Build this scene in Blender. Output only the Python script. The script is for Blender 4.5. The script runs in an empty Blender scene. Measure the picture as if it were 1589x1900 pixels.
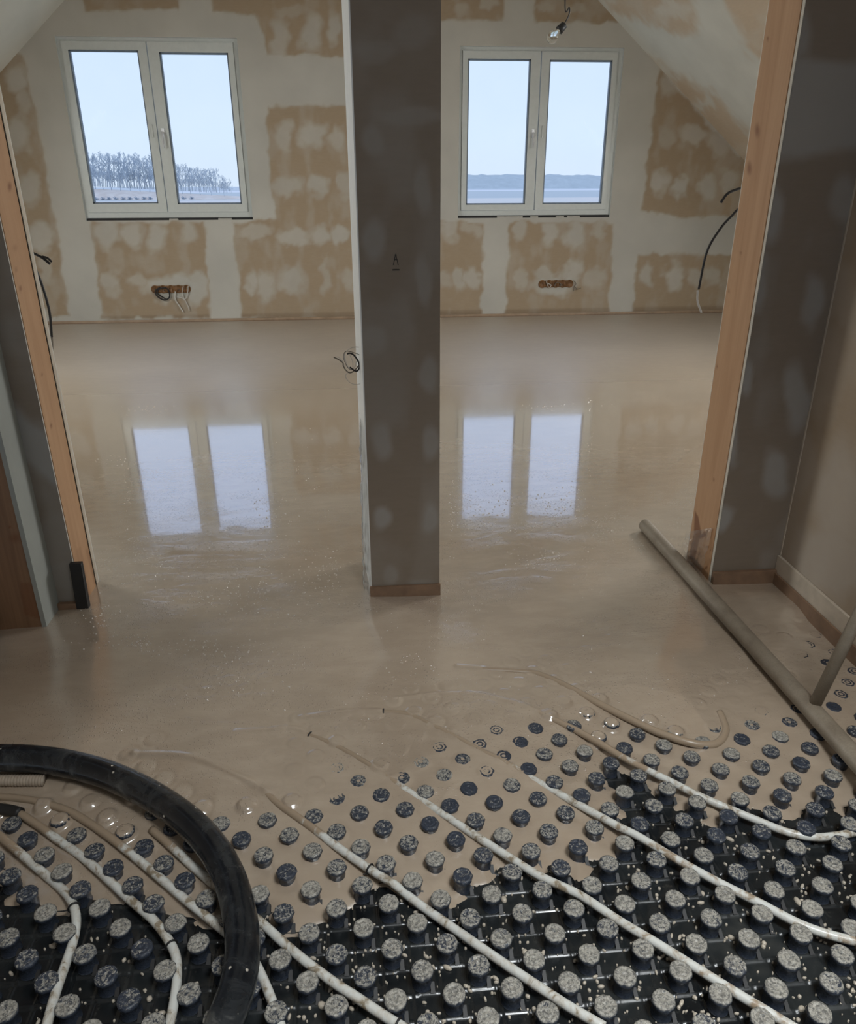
import bpy, bmesh, math, random
import numpy as np
from mathutils import Matrix, Vector
random.seed(7); RNG = np.random.default_rng(7)
SC = bpy.context.scene; COL = SC.collection

# ------------------------------------------------------------------ camera
F_PX, PITCH, ROLL, YAW = 1404.5, 0.4091, -0.00355, math.radians(4.9)
CAM = np.array([0.0, 0.0, 1.2])
RZ = np.array([[math.cos(YAW), math.sin(YAW), 0], [-math.sin(YAW), math.cos(YAW), 0], [0, 0, 1.0]])
_c, _s = math.cos(PITCH), math.sin(PITCH)
_R0 = np.array([1.0, 0, 0]); _U0 = np.array([0, _s, _c])
VF = RZ @ np.array([0, _c, -_s])
VR = RZ @ (_R0 * math.cos(ROLL) + _U0 * math.sin(ROLL))
VU = RZ @ (-_R0 * math.sin(ROLL) + _U0 * math.cos(ROLL))
cam = bpy.data.cameras.new('camera'); co = bpy.data.objects.new('camera', cam); COL.objects.link(co)
cam.sensor_fit = 'VERTICAL'; cam.sensor_height = 24.0; cam.sensor_width = 24.0
cam.lens = F_PX / 1900 * 24.0
cam.clip_start = 0.02; cam.clip_end = 5000
M = Matrix.Identity(4)
for r in range(3):
    M[r][0], M[r][1], M[r][2], M[r][3] = VR[r], VU[r], -VF[r], CAM[r]
co.matrix_world = M
SC.camera = co
SC.view_settings.view_transform = 'Standard'; SC.view_settings.look = 'None'
SC.view_settings.gamma = 1.0; SC.view_settings.use_curve_mapping = False
SC.view_settings.exposure = 0.0

# ------------------------------------------------------------------ sky
wd = bpy.data.worlds.new('sky'); SC.world = wd; wd.use_nodes = True
nt = wd.node_tree; nt.nodes.clear()
_o = nt.nodes.new('ShaderNodeOutputWorld'); _b = nt.nodes.new('ShaderNodeBackground')
_tc = nt.nodes.new('ShaderNodeTexCoord'); _sx = nt.nodes.new('ShaderNodeSeparateXYZ'); _cr = nt.nodes.new('ShaderNodeValToRGB')
nt.links.new(_tc.outputs['Generated'], _sx.inputs[0]); nt.links.new(_sx.outputs['Z'], _cr.inputs[0])
_cr.color_ramp.elements[0].position = 0.0; _cr.color_ramp.elements[0].color = (0.66, 0.77, 0.92, 1)
_cr.color_ramp.elements[1].position = 0.35; _cr.color_ramp.elements[1].color = (0.56, 0.70, 1.0, 1)
_e = _cr.color_ramp.elements.new(0.05); _e.color = (0.66, 0.79, 0.97, 1)
nt.links.new(_cr.outputs[0], _b.inputs[0]); nt.links.new(_b.outputs[0], _o.inputs[0])
_b.inputs[1].default_value = 1.12

# ------------------------------------------------------------------ area lamps added at unseen roof and ceiling openings to brighten the rooms
def area(name, loc, direction, sx, sy, power, color):
    l = bpy.data.lights.new(name, 'AREA'); l.shape = 'RECTANGLE'; l.size = sx; l.size_y = sy
    l.energy = power; l.color = color
    o = bpy.data.objects.new(name, l); COL.objects.link(o); o.location = loc
    o.rotation_euler = Vector(direction).to_track_quat('-Z', 'Y').to_euler()
    return o
area('added_roof_lamp_left', (-3.55, 4.3, 1.75), (0.66, 0.12, -0.62), 1.1, 0.9, 100, (0.95, 1.0, 1.0))
area('added_roof_lamp_right', (3.55, 3.9, 1.70), (-0.66, 0.12, -0.62), 1.1, 0.9, 112, (0.97, 1.0, 1.0))
area('added_hall_lamp', (0.75, -0.02, 2.62), (-0.06, 0.13, -1.0), 0.7, 0.7, 20, (0.95, 0.99, 1.0)).data.spread = math.radians(86)

# ------------------------------------------------------------------ pixel helpers (photo frame 1589x1900)
def ray(px, py): return VF + VR * (px - 794.5) / F_PX - VU * (py - 950) / F_PX
def onz(px, py, z=0.0):
    d = ray(px, py); return CAM + d * (z - CAM[2]) / d[2]
def ony(px, py, y):
    d = ray(px, py); return CAM + d * (y - CAM[1]) / d[1]
def onx(px, py, x):
    d = ray(px, py); return CAM + d * (x - CAM[0]) / d[0]
def pj(P):
    d = np.asarray(P, float) - CAM; z = d @ VF; z = np.where(np.abs(z) < 1e-6, 1e-6, z)
    return 794.5 + F_PX * (d @ VR) / z, 950 - F_PX * (d @ VU) / z

# ------------------------------------------------------------------ numpy noise
_tab = RNG.random((256, 256))
def vnoise(x, y, s=1.0):
    x = np.asarray(x) / s + 91.3; y = np.asarray(y) / s + 47.7
    xi = np.floor(x).astype(int); yi = np.floor(y).astype(int); fx = x - xi; fy = y - yi
    fx = fx * fx * (3 - 2 * fx); fy = fy * fy * (3 - 2 * fy)
    a = _tab[xi % 256, yi % 256]; b = _tab[(xi + 1) % 256, yi % 256]
    c = _tab[xi % 256, (yi + 1) % 256]; d = _tab[(xi + 1) % 256, (yi + 1) % 256]
    return (a * (1 - fx) + b * fx) * (1 - fy) + (c * (1 - fx) + d * fx) * fy
def fbm(x, y, s):
    return (vnoise(x, y, s) + .5 * vnoise(x + 5.2, y + 1.3, s / 2) + .25 * vnoise(x - 3.1, y + 8, s / 4)) / 1.75
def sdf_poly(px, py, poly):
    poly = np.asarray(poly, float); n = len(poly)
    d = np.full(px.shape, 1e18); inside = np.zeros(px.shape, bool)
    for k in range(n):
        a = poly[k]; b = poly[(k + 1) % n]; e = b - a
        t = np.clip(((px - a[0]) * e[0] + (py - a[1]) * e[1]) / max(e @ e, 1e-12), 0, 1)
        d = np.minimum(d, (px - a[0] - t * e[0]) ** 2 + (py - a[1] - t * e[1]) ** 2)
        cnd = ((a[1] > py) != (b[1] > py))
        with np.errstate(divide='ignore', invalid='ignore'):
            xi = (b[0] - a[0]) * (py - a[1]) / (b[1] - a[1]) + a[0]
        inside ^= cnd & (px < xi)
    return np.where(inside, 1, -1) * np.sqrt(d)
def d_path(px, py, path):
    d = np.full(px.shape, 1e18)
    for a, b in zip(path[:-1], path[1:]):
        a = np.asarray(a, float); b = np.asarray(b, float); e = b - a
        t = np.clip(((px - a[0]) * e[0] + (py - a[1]) * e[1]) / max(e @ e, 1e-12), 0, 1)
        d = np.minimum(d, (px - a[0] - t * e[0]) ** 2 + (py - a[1] - t * e[1]) ** 2)
    return np.sqrt(d)

# ------------------------------------------------------------------ materials
def mat(name):
    m = bpy.data.materials.new(name); m.use_nodes = True
    return m, m.node_tree, m.node_tree.nodes['Principled BSDF']
def N(t, typ, **kw):
    n = t.nodes.new(typ)
    for k, v in kw.items(): setattr(n, k, v)
    return n
def noise(t, scale, detail=4, rough=.55, vec=None, dist=0):
    n = N(t, 'ShaderNodeTexNoise'); n.inputs['Scale'].default_value = scale; n.inputs['Detail'].default_value = detail
    n.inputs['Roughness'].default_value = rough; n.inputs['Distortion'].default_value = dist
    if vec is not None: t.links.new(vec, n.inputs['Vector'])
    return n.outputs['Fac']
def coords(t, scale=(1, 1, 1), kind='Object'):
    tc = N(t, 'ShaderNodeTexCoord'); mp = N(t, 'ShaderNodeMapping'); mp.inputs['Scale'].default_value = scale
    t.links.new(tc.outputs[kind], mp.inputs[0]); return mp.outputs[0]
def world_pos(t, scale=(1, 1, 1)):
    g = N(t, 'ShaderNodeNewGeometry'); mp = N(t, 'ShaderNodeMapping'); mp.inputs['Scale'].default_value = scale
    t.links.new(g.outputs['Position'], mp.inputs[0]); return mp.outputs[0]
def ramp(t, fac, stops, interp='LINEAR'):
    r = N(t, 'ShaderNodeValToRGB'); r.color_ramp.interpolation = interp
    e = r.color_ramp.elements; e[0].position, e[0].color = stops[0][0], (*stops[0][1], 1)
    e[1].position, e[1].color = stops[-1][0], (*stops[-1][1], 1)
    for p, c in stops[1:-1]:
        q = e.new(p); q.color = (*c, 1)
    t.links.new(fac, r.inputs[0]); return r.outputs[0]
def g3(v): return (v, v, v)
def math_(t, op, a, b=None, clamp=False):
    n = N(t, 'ShaderNodeMath', operation=op); n.use_clamp = clamp
    for i, v in enumerate((a, b)):
        if v is None: continue
        if isinstance(v, (int, float)): n.inputs[i].default_value = v
        else: t.links.new(v, n.inputs[i])
    return n.outputs[0]
def mix(t, f, a, b, mode='MIX'):
    n = N(t, 'ShaderNodeMix', data_type='RGBA', blend_type=mode)
    if isinstance(f, (int, float)): n.inputs[0].default_value = f
    else: t.links.new(f, n.inputs[0])
    for i, v in ((6, a), (7, b)):
        if isinstance(v, tuple): n.inputs[i].default_value = (*v, 1)
        else: t.links.new(v, n.inputs[i])
    return n.outputs[2]
def bump(t, b, h, strength=.3, dist=.005):
    n = N(t, 'ShaderNodeBump'); n.inputs['Strength'].default_value = strength; n.inputs['Distance'].default_value = dist
    t.links.new(h, n.inputs['Height']); t.links.new(n.outputs[0], b.inputs['Normal']); return n
def attr(t, name, kind='GEOMETRY'):
    n = N(t, 'ShaderNodeAttribute', attribute_name=name, attribute_type=kind); return n.outputs['Fac']
def simple(name, c, rough=.5, metal=0, var=.12, scale=30, bumps=0.0, ior=1.5):
    m, t, b = mat(name)
    v = coords(t)
    f = noise(t, scale, 5, .6, v)
    t.links.new(ramp(t, f, [(.3, tuple(x * (1 - var) for x in c)), (.7, tuple(min(1, x * (1 + var)) for x in c))]), b.inputs['Base Color'])
    b.inputs['Roughness'].default_value = rough; b.inputs['Metallic'].default_value = metal; b.inputs['IOR'].default_value = ior
    if bumps: bump(t, b, f, bumps, .002)
    return m
FILL = (.50, .475, .425); BOARD = (.365, .275, .185)
def plaster(name, board=BOARD, fill=FILL, rough=.85):
    m, t, b = mat(name)
    v = world_pos(t)
    big = noise(t, 2.2, 3, .5, v); fine = noise(t, 60, 4, .6, v)
    vs = world_pos(t, (3, 3, 14)); st = noise(t, 6, 4, .6, vs)
    fcol = mix(t, ramp(t, big, [(.35, g3(0)), (.65, g3(1))]), tuple(x * .93 for x in fill), tuple(min(1, x * 1.05) for x in fill))
    bcol = mix(t, st, tuple(x * .92 for x in board), tuple(min(1, x * 1.07) for x in board))
    col = mix(t, attr(t, 'fill'), bcol, fcol)
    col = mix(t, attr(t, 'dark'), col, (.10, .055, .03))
    t.links.new(col, b.inputs['Base Color']); b.inputs['Roughness'].default_value = rough
    h = math_(t, 'ADD', math_(t, 'MULTIPLY', fine, .35), math_(t, 'MULTIPLY', attr(t, 'fill'), 1.0))
    bump(t, b, h, .25, .0015)
    return m
m_gable = plaster('filled_plasterboard')
m_shaded_board = plaster('shaded_plasterboard', board=(.215, .168, .125), fill=(.33, .31, .285))  # tan board and filler darkened, the hall's shade put into their colour
m_slope = plaster('slope_plasterboard', board=(.56, .45, .33), fill=(.64, .63, .57))
m_plain = simple('plain_plaster', (.58, .55, .49), .85, var=.06, scale=4)
m_shade = simple('shaded_plaster', (.30, .305, .275), .85, var=.08, scale=5)  # copy of the plain plaster with hall-side shade put into its colour
m_warm = simple('warm_plaster', (.50, .41, .32), .85, var=.08, scale=3)
m_pvc = simple('white_pvc', (.60, .62, .60), .35, var=.03)
m_gasket = simple('grey_gasket', (.18, .22, .28), .5)
m_steel = simple('satin_metal', (.7, .7, .72), .3, .6)
m_dark = simple('dark_gap', (.03, .028, .028), .8)
m_foam = simple('grey_packer', (.45, .42, .38), .8)
m_black = simple('black_rubber', (.012, .011, .011), .55)
m_cable = simple('black_cable', (.012, .009, .009), .45)
m_wcable = simple('pale_cable', (.55, .52, .48), .45)
m_gcable = simple('grey_wire', (.16, .13, .10), .5)
m_orange = simple('orange_box_plastic', (.20, .095, .035), .5, var=.3, scale=40)
m_strip = simple('brown_edge_strip', (.21, .125, .075), .45, var=.2, scale=18)
m_film = simple('brown_film', (.34, .24, .16), .4, var=.2, scale=9)
m_strip2 = simple('pale_edge_strip', (.50, .42, .33), .55, var=.15, scale=14)
m_bulb, _t, _b2 = mat('bulb_glass'); _b2.inputs['Transmission Weight'].default_value = 1; _b2.inputs['Roughness'].default_value = .12; _b2.inputs['IOR'].default_value = 1.3
_b2.inputs['Base Color'].default_value = (.95, .95, .92, 1)

m_glass, t, b = mat('window_glass')
t.nodes.remove(b); _o = t.nodes['Material Output']
_tr = N(t, 'ShaderNodeBsdfTransparent'); _gl = N(t, 'ShaderNodeBsdfGlossy'); _gl.inputs['Roughness'].default_value = .02
_fr = N(t, 'ShaderNodeFresnel'); _fr.inputs[0].default_value = 1.04; _mx = N(t, 'ShaderNodeMixShader')
_nv = noise(t, 3, 2, .5, coords(t)); t.links.new(ramp(t, _nv, [(0, (.96, .975, .98)), (1, (.985, .99, .99))]), _tr.inputs[0])
t.links.new(_fr.outputs[0], _mx.inputs[0]); t.links.new(_tr.outputs[0], _mx.inputs[1]); t.links.new(_gl.outputs[0], _mx.inputs[2]); t.links.new(_mx.outputs[0], _o.inputs[0])

m_foil, t, b = mat('clear_foil')
t.nodes.remove(b); _o = t.nodes['Material Output']
_tr = N(t, 'ShaderNodeBsdfTransparent'); _gl = N(t, 'ShaderNodeBsdfGlossy'); _gl.inputs['Roughness'].default_value = .18
_df = N(t, 'ShaderNodeBsdfDiffuse'); _df.inputs[0].default_value = (.65, .6, .52, 1)
_fr = N(t, 'ShaderNodeFresnel'); _fr.inputs[0].default_value = 1.5; _mx = N(t, 'ShaderNodeMixShader'); _m2 = N(t, 'ShaderNodeMixShader'); _m2.inputs[0].default_value = .10
t.links.new(_tr.outputs[0], _m2.inputs[1]); t.links.new(_df.outputs[0], _m2.inputs[2])
t.links.new(_fr.outputs[0], _mx.inputs[0]); t.links.new(_m2.outputs[0], _mx.inputs[1]); t.links.new(_gl.outputs[0], _mx.inputs[2]); t.links.new(_mx.outputs[0], _o.inputs[0])

def timber(name, c1, c2):
    m, t, b = mat(name)
    v = world_pos(t, (30, 14, 1.1)); n1 = noise(t, 1.6, 5, .6, v, 1.2)
    v2 = world_pos(t, (1.5, 1.5, 1.0)); n2 = noise(t, 1.5, 3, .5, v2)
    c = ramp(t, n1, [(.32, c1), (.72, c2)])
    c = mix(t, math_(t, 'MULTIPLY', n2, .35), c, tuple(x * 1.1 for x in c2))
    c = mix(t, attr(t, 'dark'), c, (.16, .05, .015))
    t.links.new(c, b.inputs['Base Color']); b.inputs['Roughness'].default_value = .6
    bump(t, b, n1, .12, .002)
    return m
m_timber = timber('spruce', (.36, .19, .09), (.46, .27, .145))
m_timber_d = timber('dark_pine', (.16, .08, .04), (.24, .13, .065))

# wet screed: beige slurry, glossy, fine ripples and froth
m_screed, t, b = mat('wet_screed')
v = world_pos(t)
n1 = noise(t, 1.6, 4, .55, v); n2 = noise(t, 9, 4, .6, world_pos(t, (1, 2.4, 1)))
c = ramp(t, n1, [(.3, (.345, .268, .197)), (.7, (.41, .325, .243))])
c = mix(t, ramp(t, n2, [(.42, g3(0)), (.75, g3(.4))]), c, (.51, .415, .315))
t.links.new(c, b.inputs['Base Color'])
b.inputs['IOR'].default_value = 2.6; b.inputs['Coat Weight'].default_value = 1; b.inputs['Coat IOR'].default_value = 2.3; b.inputs['Coat Roughness'].default_value = .02
sep = N(t, 'ShaderNodeSeparateXYZ'); t.links.new(v, sep.inputs[0])
wet = ramp(t, math_(t, 'MULTIPLY', sep.outputs['Y'], .1), [(.155, g3(.32)), (.235, g3(1))])
t.links.new(wet, b.inputs['Coat Weight']); t.links.new(math_(t, 'ADD', math_(t, 'MULTIPLY', wet, 1.0), 1.6), b.inputs['IOR'])
yy = math_(t, 'ADD', sep.outputs['Y'], math_(t, 'MULTIPLY', noise(t, 2.3, 3, .6, v), .9))
zone = ramp(t, math_(t, 'MULTIPLY', yy, .1), [(.150, g3(0)), (.20, g3(.7)), (.275, g3(1)), (.335, g3(.25)), (.42, g3(0.03)), (.62, g3(.04)), (.78, g3(.2))])
streak = ramp(t, noise(t, 5.0, 3, .6, world_pos(t, (.55, 1.5, 1)), .8), [(.44, g3(0)), (.60, g3(1))])
froth = math_(t, 'MULTIPLY', zone, math_(t, 'ADD', math_(t, 'MULTIPLY', streak, .85), .12))
vor = N(t, 'ShaderNodeTexVoronoi'); vor.inputs['Scale'].default_value = 170; t.links.new(v, vor.inputs['Vector'])
dome = ramp(t, vor.outputs['Distance'], [(0, g3(1)), (.35, g3(0))])
pick = ramp(t, vor.outputs['Color'], [(.45, g3(0)), (.5, g3(1))])
bub = math_(t, 'MULTIPLY', math_(t, 'MULTIPLY', dome, pick), froth)
fine = noise(t, 75, 3, .6, world_pos(t, (.8, 1.4, 1)))
rip = noise(t, 22, 3, .55, world_pos(t, (.7, 1.6, 1)))
hh = math_(t, 'ADD', math_(t, 'MULTIPLY', fine, math_(t, 'ADD', math_(t, 'MULTIPLY', froth, .95), math_(t, 'ADD', math_(t, 'MULTIPLY', n2, .05), .014))), math_(t, 'MULTIPLY', rip, math_(t, 'ADD', math_(t, 'MULTIPLY', zone, .22), .05)))
hh = math_(t, 'ADD', hh, math_(t, 'MULTIPLY', bub, 1.6))
bump(t, b, hh, 1.0, .0022)
t.links.new(ramp(t, math_(t, 'MULTIPLY', sep.outputs['Y'], .1), [(.14, g3(.16)), (.2, g3(.10)), (.28, g3(.035)), (.40, g3(.04)), (.47, g3(.25)), (.56, g3(.48)), (.75, g3(.55))]), b.inputs['Roughness'])
t.links.new(b.inputs['Roughness'].links[0].from_socket, b.inputs['Coat Roughness'])

# black plastic mat with dried slurry film
m_sheet, t, b = mat('black_mat_plastic')
v = world_pos(t)
f1 = noise(t, 5, 5, .65, v); f2 = noise(t, 42, 4, .6, v)
c = ramp(t, f1, [(.35, (.006, .007, .008)), (.62, (.018, .021, .022)), (.8, (.05, .05, .045))])
c = mix(t, ramp(t, f2, [(.62, g3(0)), (.75, g3(.22))]), c, (.10, .09, .075))
t.links.new(c, b.inputs['Base Color']); t.links.new(ramp(t, f1, [(.3, g3(.16)), (.8, g3(.42))]), b.inputs['Roughness'])
bump(t, b, f2, .25, .001)

m_stud, t, b = mat('stud_plastic')
tcn = N(t, 'ShaderNodeNewGeometry')
coat = math_(t, 'ADD', attr(t, 'coat', 'OBJECT'), attr(t, 'coat'))
n_ = noise(t, 130, 5, .72, v_ := world_pos(t), 1.2)
nb = noise(t, 300, 3, .6, v_)
spn = N(t, 'ShaderNodeSeparateXYZ'); t.links.new(tcn.outputs['Normal'], spn.inputs[0])
up = math_(t, 'MULTIPLY', math_(t, 'SUBTRACT', spn.outputs['Z'], .25), 2.0, True)
thr = math_(t, 'ADD', math_(t, 'MULTIPLY', math_(t, 'SUBTRACT', n_, .5), 1.35), math_(t, 'SUBTRACT', coat, .5))
cov = math_(t, 'MULTIPLY', ramp(t, math_(t, 'ADD', thr, .5), [(.46, g3(0)), (.54, g3(1))]), up)
dk = mix(t, nb, (.013, .017, .026), (.052, .064, .09))
nc = noise(t, 210, 4, .7, v_, .8)
lt = mix(t, ramp(t, nc, [(.40, g3(0)), (.58, g3(1))]), (.13, .125, .115), mix(t, nb, (.30, .285, .245), (.50, .47, .41)))
t.links.new(mix(t, cov, dk, lt), b.inputs['Base Color'])
t.links.new(ramp(t, cov, [(0, g3(.14)), (1, g3(.24))]), b.inputs['Roughness'])
bump(t, b, math_(t, 'ADD', math_(t, 'MULTIPLY', n_, 1.0), math_(t, 'MULTIPLY', nb, .3)), .55, .0030)

m_drop = simple('slurry_drops', (.48, .42, .34), .25, var=.12, scale=60)
m_hose, t, b = mat('hose_rubber')
v = world_pos(t)
f1 = noise(t, 16, 5, .65, v, .6); f2 = noise(t, 120, 3, .6, v); f3 = noise(t, 5, 3, .5, v)
c = ramp(t, f1, [(.45, (.006, .008, .011)), (.60, (.022, .025, .028)), (.75, (.13, .13, .12))])
c = mix(t, ramp(t, f3, [(.5, g3(0)), (.75, g3(.4))]), c, (.055, .047, .038))
vo = N(t, 'ShaderNodeTexVoronoi'); vo.inputs['Scale'].default_value = 42; t.links.new(v, vo.inputs['Vector'])
spk = math_(t, 'MULTIPLY', ramp(t, vo.outputs['Distance'], [(.09, g3(1)), (.13, g3(0))]), ramp(t, vo.outputs['Color'], [(.52, g3(0)), (.54, g3(1))]))
c = mix(t, spk, c, (.5, .45, .38))
t.links.new(c, b.inputs['Base Color']); t.links.new(ramp(t, f1, [(.35, g3(.13)), (.75, g3(.45))]), b.inputs['Roughness'])
bump(t, b, math_(t, 'ADD', f2, spk), .25, .0015)
m_pipe, t, b = mat('white_pipe')
v = world_pos(t)
f1 = noise(t, 38, 4, .65, v, .5); f2 = noise(t, 7, 3, .5, v)
c = ramp(t, f1, [(.46, (.62, .62, .58)), (.56, (.54, .51, .45)), (.63, (.27, .22, .155))])
slur = ramp(t, math_(t, 'ADD', attr(t, 'slurry'), math_(t, 'MULTIPLY', math_(t, 'SUBTRACT', f1, .5), .9)), [(.42, g3(0)), (.58, g3(1))])
c = mix(t, slur, c, (.33, .25, .175))
t.links.new(c, b.inputs['Base Color']); b.inputs['Roughness'].default_value = .32
bump(t, b, f1, .35, .0015)
m_bar, t, b = mat('slurry_coated_metal')
v = world_pos(t); f1 = noise(t, 12, 5, .7, v); f2 = noise(t, 300, 2, .5, v)
t.links.new(mix(t, ramp(t, f2, [(.3, g3(0)), (.7, g3(.25))]), ramp(t, f1, [(.3, (.21, .165, .12)), (.7, (.32, .27, .205))]), (.10, .085, .06)), b.inputs['Base Color'])
b.inputs['Roughness'].default_value = .55; b.inputs['Metallic'].default_value = .15
bump(t, b, f2, .15, .001)

# ------------------------------------------------------------------ object helpers
def link(name, me, m=None, parent=None, smooth=False):
    o = bpy.data.objects.new(name, me); COL.objects.link(o)
    if m is not None and len(me.materials) == 0: me.materials.append(m)
    if parent is not None: o.parent = parent
    if smooth: me.polygons.foreach_set('use_smooth', [True] * len(me.polygons))
    return o
def tag(o, label=None, cat=None, group=None, kind=None):
    if label: o['label'] = label
    if cat: o['category'] = cat
    if group: o['group'] = group
    if kind: o['kind'] = kind
    return o
def empty(name, loc, **kw):
    o = bpy.data.objects.new(name, None); COL.objects.link(o); o.location = loc; return tag(o, **kw)
class MB:
    def __init__(s): s.v = []; s.f = []
    def add(s, v, f):
        n = len(s.v); s.v += [tuple(map(float, q)) for q in v]; s.f += [tuple(i + n for i in q) for q in f]; return s
    def box(s, a, b):
        x0, y0, z0 = a; x1, y1, z1 = b
        return s.add([(x0, y0, z0), (x1, y0, z0), (x1, y1, z0), (x0, y1, z0), (x0, y0, z1), (x1, y0, z1), (x1, y1, z1), (x0, y1, z1)],
                     [(0, 3, 2, 1), (4, 5, 6, 7), (0, 1, 5, 4), (1, 2, 6, 5), (2, 3, 7, 6), (3, 0, 4, 7)])
    def tube(s, pts, rad, n=12, cap=True, sq=1.0):
        pts = [np.asarray(p, float) for p in pts]; m = len(pts)
        rad = [rad] * m if np.isscalar(rad) else rad
        T = [pts[min(i + 1, m - 1)] - pts[max(i - 1, 0)] for i in range(m)]
        T = [q / (np.linalg.norm(q) + 1e-12) for q in T]
        ref = np.array([0, 0, 1.0]) if abs(T[0][2]) < .9 else np.array([1.0, 0, 0])
        nrm = np.cross(T[0], ref); nrm /= np.linalg.norm(nrm)
        vs = []; fs = []
        for i in range(m):
            nrm = nrm - T[i] * (nrm @ T[i]); nrm /= np.linalg.norm(nrm); bi = np.cross(T[i], nrm)
            for k in range(n):
                a = 2 * math.pi * k / n
                vs.append(pts[i] + rad[i] * (math.cos(a) * nrm + math.sin(a) * bi))
        for i in range(m - 1):
            for k in range(n):
                fs.append((i * n + k, i * n + (k + 1) % n, (i + 1) * n + (k + 1) % n, (i + 1) * n + k))
        if cap: fs += [tuple(range(n))[::-1], tuple((m - 1) * n + k for k in range(n))]
        return s.add(vs, fs)
    def lathe(s, prof, n=20, c=(0, 0, 0), axis=None):
        vs = []; fs = []
        ax = np.array([0, 0, 1.0]) if axis is None else np.asarray(axis, float) / np.linalg.norm(axis)
        u = np.cross(ax, [0, 1, 0] if abs(ax[1]) < .9 else [1, 0, 0]); u /= np.linalg.norm(u); w = np.cross(ax, u)
        for r, z in prof:
            for k in range(n):
                a = 2 * math.pi * k / n
                vs.append(np.asarray(c) + ax * z + r * (math.cos(a) * u + math.sin(a) * w))
        for i in range(len(prof) - 1):
            for k in range(n):
                fs.append((i * n + k, i * n + (k + 1) % n, (i + 1) * n + (k + 1) % n, (i + 1) * n + k))
        fs += [tuple(range(n))[::-1], tuple((len(prof) - 1) * n + k for k in range(n))]
        return s.add(vs, fs)
    def build(s, name, m, parent=None, smooth=False, bevel=0, fix=True):
        me = bpy.data.meshes.new(name); me.from_pydata(s.v, [], s.f)
        if fix:
            bm = bmesh.new(); bm.from_mesh(me); bmesh.ops.recalc_face_normals(bm, faces=bm.faces)
            if bevel: bmesh.ops.bevel(bm, geom=bm.edges[:], offset=bevel, segments=2, affect='EDGES', profile=.6)
            bm.to_mesh(me); bm.free()
        o = link(name, me, m, parent, smooth)
        return o
def spline(pts, n=8):
    P = [np.asarray(p, float) for p in pts]; P = [2 * P[0] - P[1]] + P + [2 * P[-1] - P[-2]]; out = []
    for i in range(1, len(P) - 2):
        for k in range(n):
            t = k / n
            out.append(.5 * ((2 * P[i]) + (-P[i - 1] + P[i + 1]) * t + (2 * P[i - 1] - 5 * P[i] + 4 * P[i + 1] - P[i + 2]) * t * t + (-P[i - 1] + 3 * P[i] - 3 * P[i + 1] + P[i + 2]) * t ** 3))
    out.append(P[-2]); return out

def grid_mesh(name, X, Y, fn, holes=(), attrs=None, smooth=True, keep=None):
    """X,Y 1-D parameter lines; fn(U,V)->(...,3) world; attrs dict name->array"""
    U, V = np.meshgrid(X, Y, indexing='ij'); P = fn(U, V)
    nx, ny = len(X), len(Y)
    idx = np.arange(nx * ny).reshape(nx, ny)
    q = np.stack([idx[:-1, :-1], idx[1:, :-1], idx[1:, 1:], idx[:-1, 1:]], -1).reshape(-1, 4)
    cu = ((U[:-1, :-1] + U[1:, 1:]) / 2).ravel(); cv = ((V[:-1, :-1] + V[1:, 1:]) / 2).ravel()
    k = np.ones(len(q), bool)
    for (a, b, c, d) in holes: k &= ~((cu > a) & (cu < c) & (cv > b) & (cv < d))
    if keep is not None:
        kf = keep.ravel(); k &= kf[q].any(1)
    q = q[k]
    used = np.unique(q); rem = np.full(nx * ny, -1); rem[used] = np.arange(len(used)); q = rem[q]
    co_ = P.reshape(-1, 3)[used]
    me = bpy.data.meshes.new(name)
    me.vertices.add(len(co_)); me.vertices.foreach_set('co', co_.astype(np.float32).ravel())
    me.loops.add(len(q) * 4); me.loops.foreach_set('vertex_index', q.astype(np.int32).ravel())
    me.polygons.add(len(q)); me.polygons.foreach_set('loop_start', np.arange(0, len(q) * 4, 4, dtype=np.int32))
    me.polygons.foreach_set('use_smooth', np.full(len(q), smooth))
    me.update(calc_edges=True)
    for n_, a in (attrs or {}).items():
        at = me.attributes.new(n_, 'FLOAT', 'POINT'); at.data.foreach_set('value', np.asarray(a, np.float32).ravel()[used])
    return me
def lines(a, b, step, extra=()):
    n = max(1, int(round((b - a) / step)))
    L = np.linspace(a, b, n + 1); L = list(L[[all(abs(q - e) > step * .4 for e in extra) for q in L]]) + list(extra)
    if a not in L: L.append(a)
    if b not in L: L.append(b)
    return np.array(sorted(set(L)))
def patches(px, py, wx, wz, boards, dabs=(), soft=5.0, jag=7.0, base=1.0, dark=()):
    """filler coverage 0..1: board polygons given in photo pixels cut out of filler, dabs added back"""
    jx = (fbm(wx, wz, .11) - .5) * 2 * jag; jy = (fbm(wx + 9, wz - 4, .09) - .5) * 2 * jag
    f = np.full(px.shape, base)
    for poly in boards:
        s = sdf_poly(px + jx, py + jy, poly)
        if base > .5: f = np.minimum(f, 1 - np.clip(s / soft + .5, 0, 1))
        else: f = np.maximum(f, np.clip(s / soft + .5, 0, 1))
    for (cx, cy, rx, ry, al) in dabs:
        e = np.sqrt(((px + jx * 2.0 - cx) / rx) ** 2 + ((py + jy * 2.0 - cy) / ry) ** 2)
        f = np.maximum(f, al * np.clip((1.35 - e) / .6, 0, 1))
    veil = np.clip((fbm(wx * 1.5 + 7, wz * .7 + 3, .16) - .50) * 2.2, 0, .42) * np.clip(.6 - f, 0, 1)
    return np.clip(f + veil + (fbm(wx, wz, .05) - .5) * .18 * (f < .98), 0, 1)

# ================================================================== SETTING
WY = 7.52                                                     # gable wall plane
ZC = 2.75                                                     # ceiling
WIN = {1: (-2.430, .905, -.952, 2.328), 2: (.935, .905, 2.385, 2.288)}
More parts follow.
